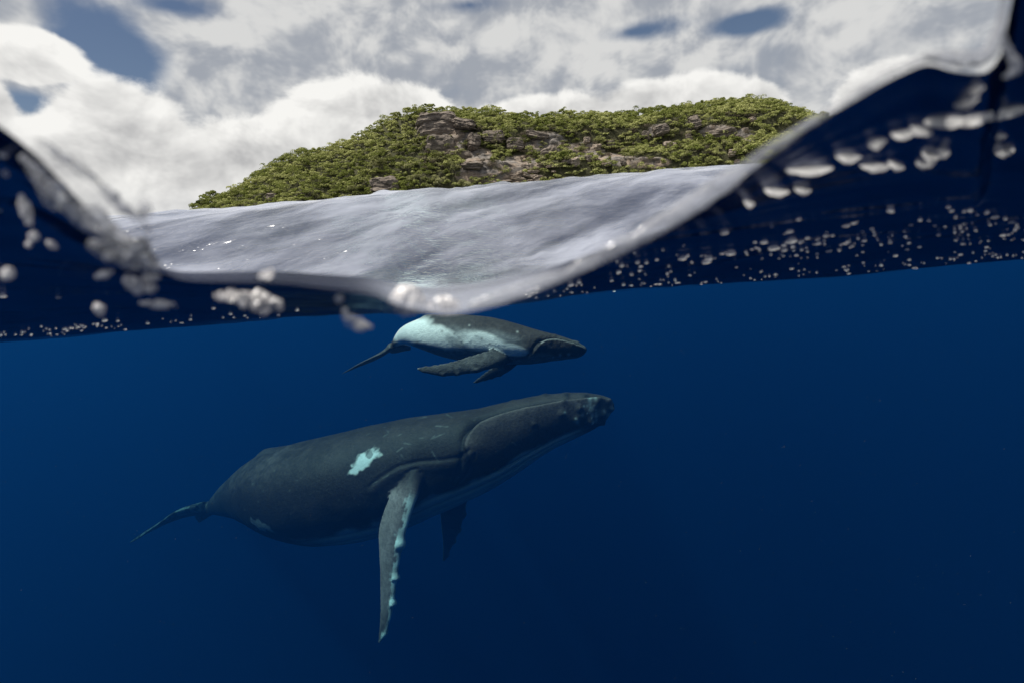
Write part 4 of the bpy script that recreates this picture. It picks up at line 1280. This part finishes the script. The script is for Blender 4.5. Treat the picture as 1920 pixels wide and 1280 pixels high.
# splash on the near wave
water_bit('splash_sheet', [(40, 292), (90, 345), (140, 392), (195, 440), (250, 475), (300, 505)], Y0 - 0.012, [6, 20, 25, 34, 32, 10], 11, m_splash, 'torn grey splash sliding down the face of the wave', 'splash', amp=0.50, nseg=160, ns=44, flat=0.35, freq=0.8)
water_bit('splash_crest', [(70, 262), (130, 305), (190, 352), (240, 396), (285, 440)], Y0 - 0.006, [3, 9, 11, 9, 4], 12, m_splash, 'ragged crest of the splash against the clouds', 'splash', amp=0.5, nseg=140, ns=34, flat=0.4, freq=0.6)
water_bit('splash_core', [(165, 455), (205, 470), (250, 468), (275, 450)], Y0 - 0.014, [8, 20, 20, 8], 13, m_splash, 'bright foamy core at the lower end of the splash', 'foam', amp=0.5, nseg=90, ns=40, flat=0.4, freq=0.9, gain=0.7, oct_n=5)
water_bit('water_bead', [(262, 404), (272, 392), (276, 410)], Y0 - 0.006, [6, 10, 7], 14, m_roll, 'pale water bead where the wave meets the sky beside the island', 'droplet', amp=0.2)
# foam lumps below the water line
F_ = [
    ([(402, 556), (430, 553), (470, 560), (505, 568), (530, 574)], .42, [6, 12, 16, 18, 7], 'long grey foam lump drifting below the middle of the waterline', 21, .45),
    ([(728, 566), (752, 562), (780, 565), (800, 570)], .40, [9, 20, 22, 9], 'bright knobbly foam lump above the tail of the calf', 22, .55),
    ([(800, 574), (830, 574), (862, 572)], .39, [6, 17, 8], 'soft grey foam lump above the back of the calf', 23, .4),
    ([(646, 578), (650, 595), (665, 606), (698, 613)], .40, [5, 12, 11, 3], 'comma shaped foam scrap left of the calf', 24, .3),
    ([(628, 562), (636, 561), (644, 563)], .42, [4, 9, 4], 'small round bubble above the comma shaped foam scrap', 25, .25),
    ([(235, 520), (255, 535), (262, 552)], .40, [7, 15, 7], 'bright foam clot under the splash', 26, .5),
    ([(268, 515), (285, 520), (300, 518)], .40, [5, 10, 5], 'thin foam flake beside the bright foam clot', 27, .4),
    ([(272, 545), (285, 542), (294, 538)], .40, [4, 9, 4], 'small foam clot under the thin flake', 28, .4),
    ([(180, 520), (197, 514), (212, 508)], .40, [4, 8, 3], 'leaf shaped foam flake under the splash core', 29, .2),
    ([(262, 568), (290, 570), (332, 573)], .43, [3, 8, 4], 'long thin foam streak low under the splash', 30, .35),
    ([(180, 568), (185, 580), (192, 592)], .42, [4, 11, 4], 'upright foam scrap near the lower edge of the wave', 31, .3),
    ([(3, 510), (14, 515), (22, 522)], .40, [6, 13, 5], 'foam clot at the very edge of the picture', 32, .35),
    ([(0, 291), (12, 290), (25, 287)], .40, [5, 6, 3], 'pale foam dash high on the near wave', 33, .2),
    ([(10, 318), (11, 325), (12, 332)], .40, [3, 6, 3], 'small upright foam drop below the pale dash', 34, .2),
    ([(38, 365), (46, 390), (54, 422)], .40, [4, 9, 5], 'vertical foam trickle on the near wave', 35, .35),
    ([(56, 438), (62, 446), (66, 434)], .40, [4, 8, 4], 'foam drop under the vertical trickle', 36, .25),
    ([(50, 456), (53, 459), (56, 456)], .40, [3, 5, 3], 'tiny foam bead at the end of the trickle', 37, .2),
    ([(88, 452), (98, 460), (108, 465)], .42, [3, 7, 3], 'faint slanting foam flake beside the trickle', 38, .3),
    ([(486, 520), (500, 514), (514, 508)], .37, [4, 9, 4], 'pale flake lying across the waterline above the long foam lump', 39, .2),
]
for c_, dd, rad, lab, sd_, am in F_:
    water_bit('foam_lump', c_, dd, rad, sd_, m_foam, lab, 'foam', 'foam lumps at the waterline', amp=am * 1.15, nseg=70, ns=40, flat=0.6, freq=1.0, gain=0.7, oct_n=5)
# flat foam rafts and bubbles under the wave on the other side
B_ = [
    ([(1746, 226), (1775, 232), (1808, 226)], [5, 18, 14], 'largest pinkish foam raft under the wave, its pointed end', 41),
    ([(1800, 228), (1830, 224), (1850, 218)], [9, 17, 10], 'middle lump of the pinkish foam raft', 42),
    ([(1846, 216), (1880, 212), (1915, 206)], [12, 18, 18], 'lump of the foam raft nearest the picture edge', 43),
    ([(1672, 252), (1695, 250), (1718, 246)], [3, 8, 5], 'grey foam flake beside the pointed raft', 44),
    ([(1712, 237), (1728, 241), (1744, 246)], [4, 7, 5], 'bright foam flake touching the pointed raft', 45),
    ([(1632, 270), (1645, 266), (1658, 262)], [2, 6, 3], 'small faint foam flake left of the raft', 46),
    ([(1570, 292), (1590, 292), (1612, 293)], [5, 6, 5], 'bright short foam bar under the wave', 47),
    ([(1482, 318), (1515, 315), (1560, 315)], [2, 7, 3], 'long leaf shaped foam flake near the bright roll', 48),
    ([(1612, 310), (1635, 309), (1665, 310)], [3, 6, 4], 'wavy foam flake below the bright bar', 49),
    ([(1666, 302), (1680, 308), (1694, 313)], [2.5, 3.5, 2.5], 'thin slanting foam bar beside the wavy flake', 50),
    ([(1732, 286), (1745, 290), (1760, 294)], [3.5, 5, 3.5], 'short bright foam bar below the raft', 51),
    ([(1762, 281), (1770, 282), (1778, 285)], [3.5, 5, 3], 'small bright foam drop above the short bar', 52),
    ([(1718, 305), (1735, 304), (1750, 303)], [2, 5, 2.5], 'dull foam flake under the short bright bar', 53),
    ([(1872, 286), (1885, 283), (1900, 281)], [4, 7, 4], 'double foam drop near the picture edge', 54),
    ([(1863, 253), (1875, 253), (1886, 253)], [2.5, 2.8, 2.5], 'thin grey foam dash below the raft', 55),
    ([(1438, 354), (1460, 356), (1478, 358)], [2.5, 5, 3], 'foam flake lying close to the bright roll', 56),
    ([(1492, 352), (1506, 353), (1518, 355)], [2.5, 3.5, 2.5], 'narrow foam dash right of the flake by the roll', 57),
    ([(1397, 376), (1405, 378), (1413, 380)], [2, 3.2, 2], 'tiny foam dash under the bright roll', 58),
    ([(1790, 196), (1812, 190), (1830, 184)], [2, 5, 3], 'faint streak of foam above the raft', 59),
    ([(1820, 166), (1832, 164), (1844, 161)], [3, 6, 3], 'dim foam flake high under the wave', 60),
]
def near_hits(pxs, pys, yc):
    r = ray_many(pxs, pys)
    yy = np.concatenate([[Y0 * 1.005], np.geomspace(max(Y0 * 1.01, yc * 0.6), yc * 2.2, 260)])
    pts = r[:, None, :] * (yy[None, :] / r[:, 1:2])[..., None]
    dl = pts[..., 2] - sea_z(pts[..., 0], pts[..., 1])
    k = np.argmax(dl > 0, axis=1)
    ok = (dl > 0).any(1)
    return pts[np.arange(len(r)), k], ok
def ray_many(pxs, pys):
    return _F[None] + _R[None] * ((np.asarray(pxs) - 960.0) / FPX)[:, None] - _U[None] * ((np.asarray(pys) - 640.0) / FPX)[:, None]
for c_, rad, lab, sd_ in B_:
    h_ = hit_surface(*c_[1])
    if h_ is None: continue
    (xa, ya), (xb, yb) = c_[0], c_[2]
    ln, an = math.hypot(xb - xa, yb - ya) / 2 + rad[1] * 0.6, math.atan2(yb - ya, xb - xa)
    NR, NA = 7, 30
    rr0 = np.linspace(0, 1, NR); aa = np.linspace(0, 2 * np.pi, NA, endpoint=False)
    RR, AA = np.meshgrid(rr0, aa, indexing='ij')
    wob_ = 1 + 0.38 * fbm(np.stack([np.cos(AA) * 1.4, np.sin(AA) * 1.4, np.full_like(AA, sd_)], -1), 3, sd_)
    ex, ey = RR * np.cos(AA) * ln * wob_, RR * np.sin(AA) * rad[1] * 0.50 * wob_
    pxs = (xa + xb) / 2 + ex * math.cos(an) - ey * math.sin(an); pys = (ya + yb) / 2 + ex * math.sin(an) + ey * math.cos(an)
    pt, ok = near_hits(pxs.ravel(), pys.ravel(), h_[1])
    if not ok.all(): continue
    thk = (0.010 * (1 - RR ** 2) * (1 + 0.5 * fbm(np.stack([RR * 3, AA, AA * 0 + sd_], -1), 2, sd_))).ravel() * min(1.0, h_[1])
    lo, hi = pt.copy(), pt.copy()
    lo[:, 2] -= thk + 0.001; hi[:, 2] += 0.002
    nq = len(pt)
    fq = grid_faces(NR, NA, True)
    rim = np.stack([(NR - 1) * NA + np.arange(NA), (NR - 1) * NA + (np.arange(NA) + 1) % NA, nq + (NR - 1) * NA + (np.arange(NA) + 1) % NA, nq + (NR - 1) * NA + np.arange(NA)], -1)
    org = pt.mean(0)
    o = add_obj('foam_flake', make_mesh('foam_flake', lo - org, fq), m_bub)
    o.location = org
    tag(o, lab, 'foam', 'foam flakes under the wave')
# small bright bubbles, then white specks added to imitate glints
bub = [(1358, 438, 8), (1447, 425, 3), (1432, 455, 9), (1480, 435, 8), (1497, 412, 5), (1586, 424, 8), (1600, 419, 7), (1668, 396, 6), (1672, 398, 5), (1778, 389, 4), (1784, 396, 5), (1808, 397, 4), (1848, 400, 6), (1866, 408, 7), (1885, 411, 4), (1896, 417, 6), (1328, 486, 9), (1325, 492, 10), (1370, 476, 11), (1450, 467, 11), (1470, 470, 6), (1484, 453, 12), (1195, 493, 5), (1212, 493, 4), (1278, 486, 9), (1535, 457, 5), (1548, 443, 5), (1635, 429, 4), (1708, 422, 4), (1620, 452, 5), (1760, 441, 4), (1880, 442, 6), (1070, 535, 7), (1085, 530, 5), (196, 601, 6), (110, 558, 6), (400, 578, 4), (6, 556, 7), (0, 395, 4)]
rb = np.random.default_rng(33)
def bubble_mesh(name, seed):
    u = np.linspace(np.pi * 0.5, np.pi, 6); v = np.linspace(0, 2 * np.pi, 12, endpoint=False)
    U_, V_ = np.meshgrid(u, v, indexing='ij')
    p = np.stack([np.sin(U_) * np.cos(V_), np.sin(U_) * np.sin(V_), np.cos(U_)], -1).reshape(-1, 3)
    p = p * (1 + 0.2 * fbm(p * 1.5 + seed, 2, seed))[:, None]
    return make_mesh(name, p, grid_faces(6, 12, True))
bms = [bubble_mesh('air_bubble', 300 + i) for i in range(4)]
for i, (x, y, r) in enumerate(bub):
    h_ = hit_surface(x, y)
    if h_ is None: continue
    dd = max(0.40, h_ @ _F * 0.999)
    o = add_obj('air_bubble', bms[i % 4], m_bub)
    o.location = P(x, y, dd)
    sx = r * dd / FPX * 0.95
    o.scale = (sx * 0.9, sx * 0.8, max(sx * 0.24, 1.6 * dd / FPX))
    o.rotation_euler = (0, -ROLL + rb.uniform(-.15, .15), 0)
    zone = 'drifting below the near wave' if x < 600 else 'under the dark wave, touching the bright roll' if x < 1300 else 'under the dark wave below the leaf shaped flake' if x < 1460 else 'under the dark wave below the bright bar' if x < 1640 else 'under the dark wave below the foam raft' if x < 1820 else 'under the dark wave near the picture edge'
    tag(o, 'small bright flattened bubble ' + zone, 'bubble', 'bright bubbles ' + zone)
Vs, Fs, off = [], [], 0
base_p = np.array([(math.cos(a) * s_, math.sin(a) * s_, z_) for s_, z_ in ((1, 0), (.85, -.5), (.5, -.85), (0, -1)) for a in np.linspace(0, 2 * np.pi, 6, endpoint=False)])
bq = grid_faces(4, 6, True)
def speck(x, y, r):
    global off
    h_ = hit_surface(x, y)
    if h_ is None: return
    dd = max(0.4, h_ @ _F * 0.999)
    sx = r * 0.72 * dd / FPX
    p = base_p * np.array([sx * rb.uniform(1.2, 4.0), sx * 1.5, sx * 1.1]) + P(x, y, dd)
    Vs.append(p); Fs.append(bq + off); off += len(p)
for _ in range(130):
    x = rb.uniform(1150, 1920); t_ = (x - 1150) / 770
    y = 505 - 65 * t_ + rb.normal(0, 12 + 18 * t_)
    speck(x, y, rb.uniform(0.7, 2.0))
for _ in range(60):
    x = rb.normal(1850, 70) if rb.random() < .5 else rb.normal(1560, 60)
    speck(x, (430 if x > 1700 else 462) + rb.normal(0, 14), rb.uniform(0.8, 2.4))
for _ in range(120):                                 # rim of the wave
    x = rb.uniform(960, 1920)
    y0_ = 564 - (x - 960) * math.tan(ROLL) - 6 + 4 * math.sin(x * 0.02)
    speck(x, y0_ + rb.normal(0, 5) - abs(rb.normal(0, 6)), rb.uniform(0.6, 1.6))
for _ in range(70):
    x = rb.uniform(0, 560) if rb.random() < .5 else rb.normal(130, 60)
    speck(x, 632 - x * math.tan(ROLL) + rb.normal(0, 5) - 4, rb.uniform(0.6, 1.6))
gm = make_mesh('glint_specks', np.concatenate(Vs), np.concatenate(Fs))  # white shells modelled in place of bright sky glints
tag(add_obj('glint_specks', gm, m_bub), 'tiny white specks added as glints along the underside of the waves', kind='stuff')

# particles drifting in the water
Vs, Fs, off = [], [], 0
oct_ = np.array([(1, 0, 0), (-1, 0, 0), (0, 1, 0), (0, -1, 0), (0, 0, 1), (0, 0, -1)], float)
of_ = np.array([(0, 2, 4), (2, 1, 4), (1, 3, 4), (3, 0, 4), (2, 0, 5), (1, 2, 5), (3, 1, 5), (0, 3, 5)])
for _ in range(900):
    d_p = rb.uniform(1.2, 11)
    x, y = rb.uniform(-200, 2120), rb.uniform(600, 1400)
    p = P(x, y, d_p)
    if p[2] > sea_z(p[0], p[1]) - 0.1: continue
    Vs.append(oct_ * (rb.uniform(0.2, 0.5) * d_p / FPX) + p); Fs.append(of_ + off); off += 6
m_mote, nt, out = new_mat('mote')
principled(nt, out, Base_Color=(0.35, 0.34, 0.30), Roughness=0.9)
tag(add_obj('drifting_particles', make_mesh('drifting_particles', np.concatenate(Vs), np.concatenate(Fs)), m_mote), 'fine specks drifting in the blue water', kind='stuff')
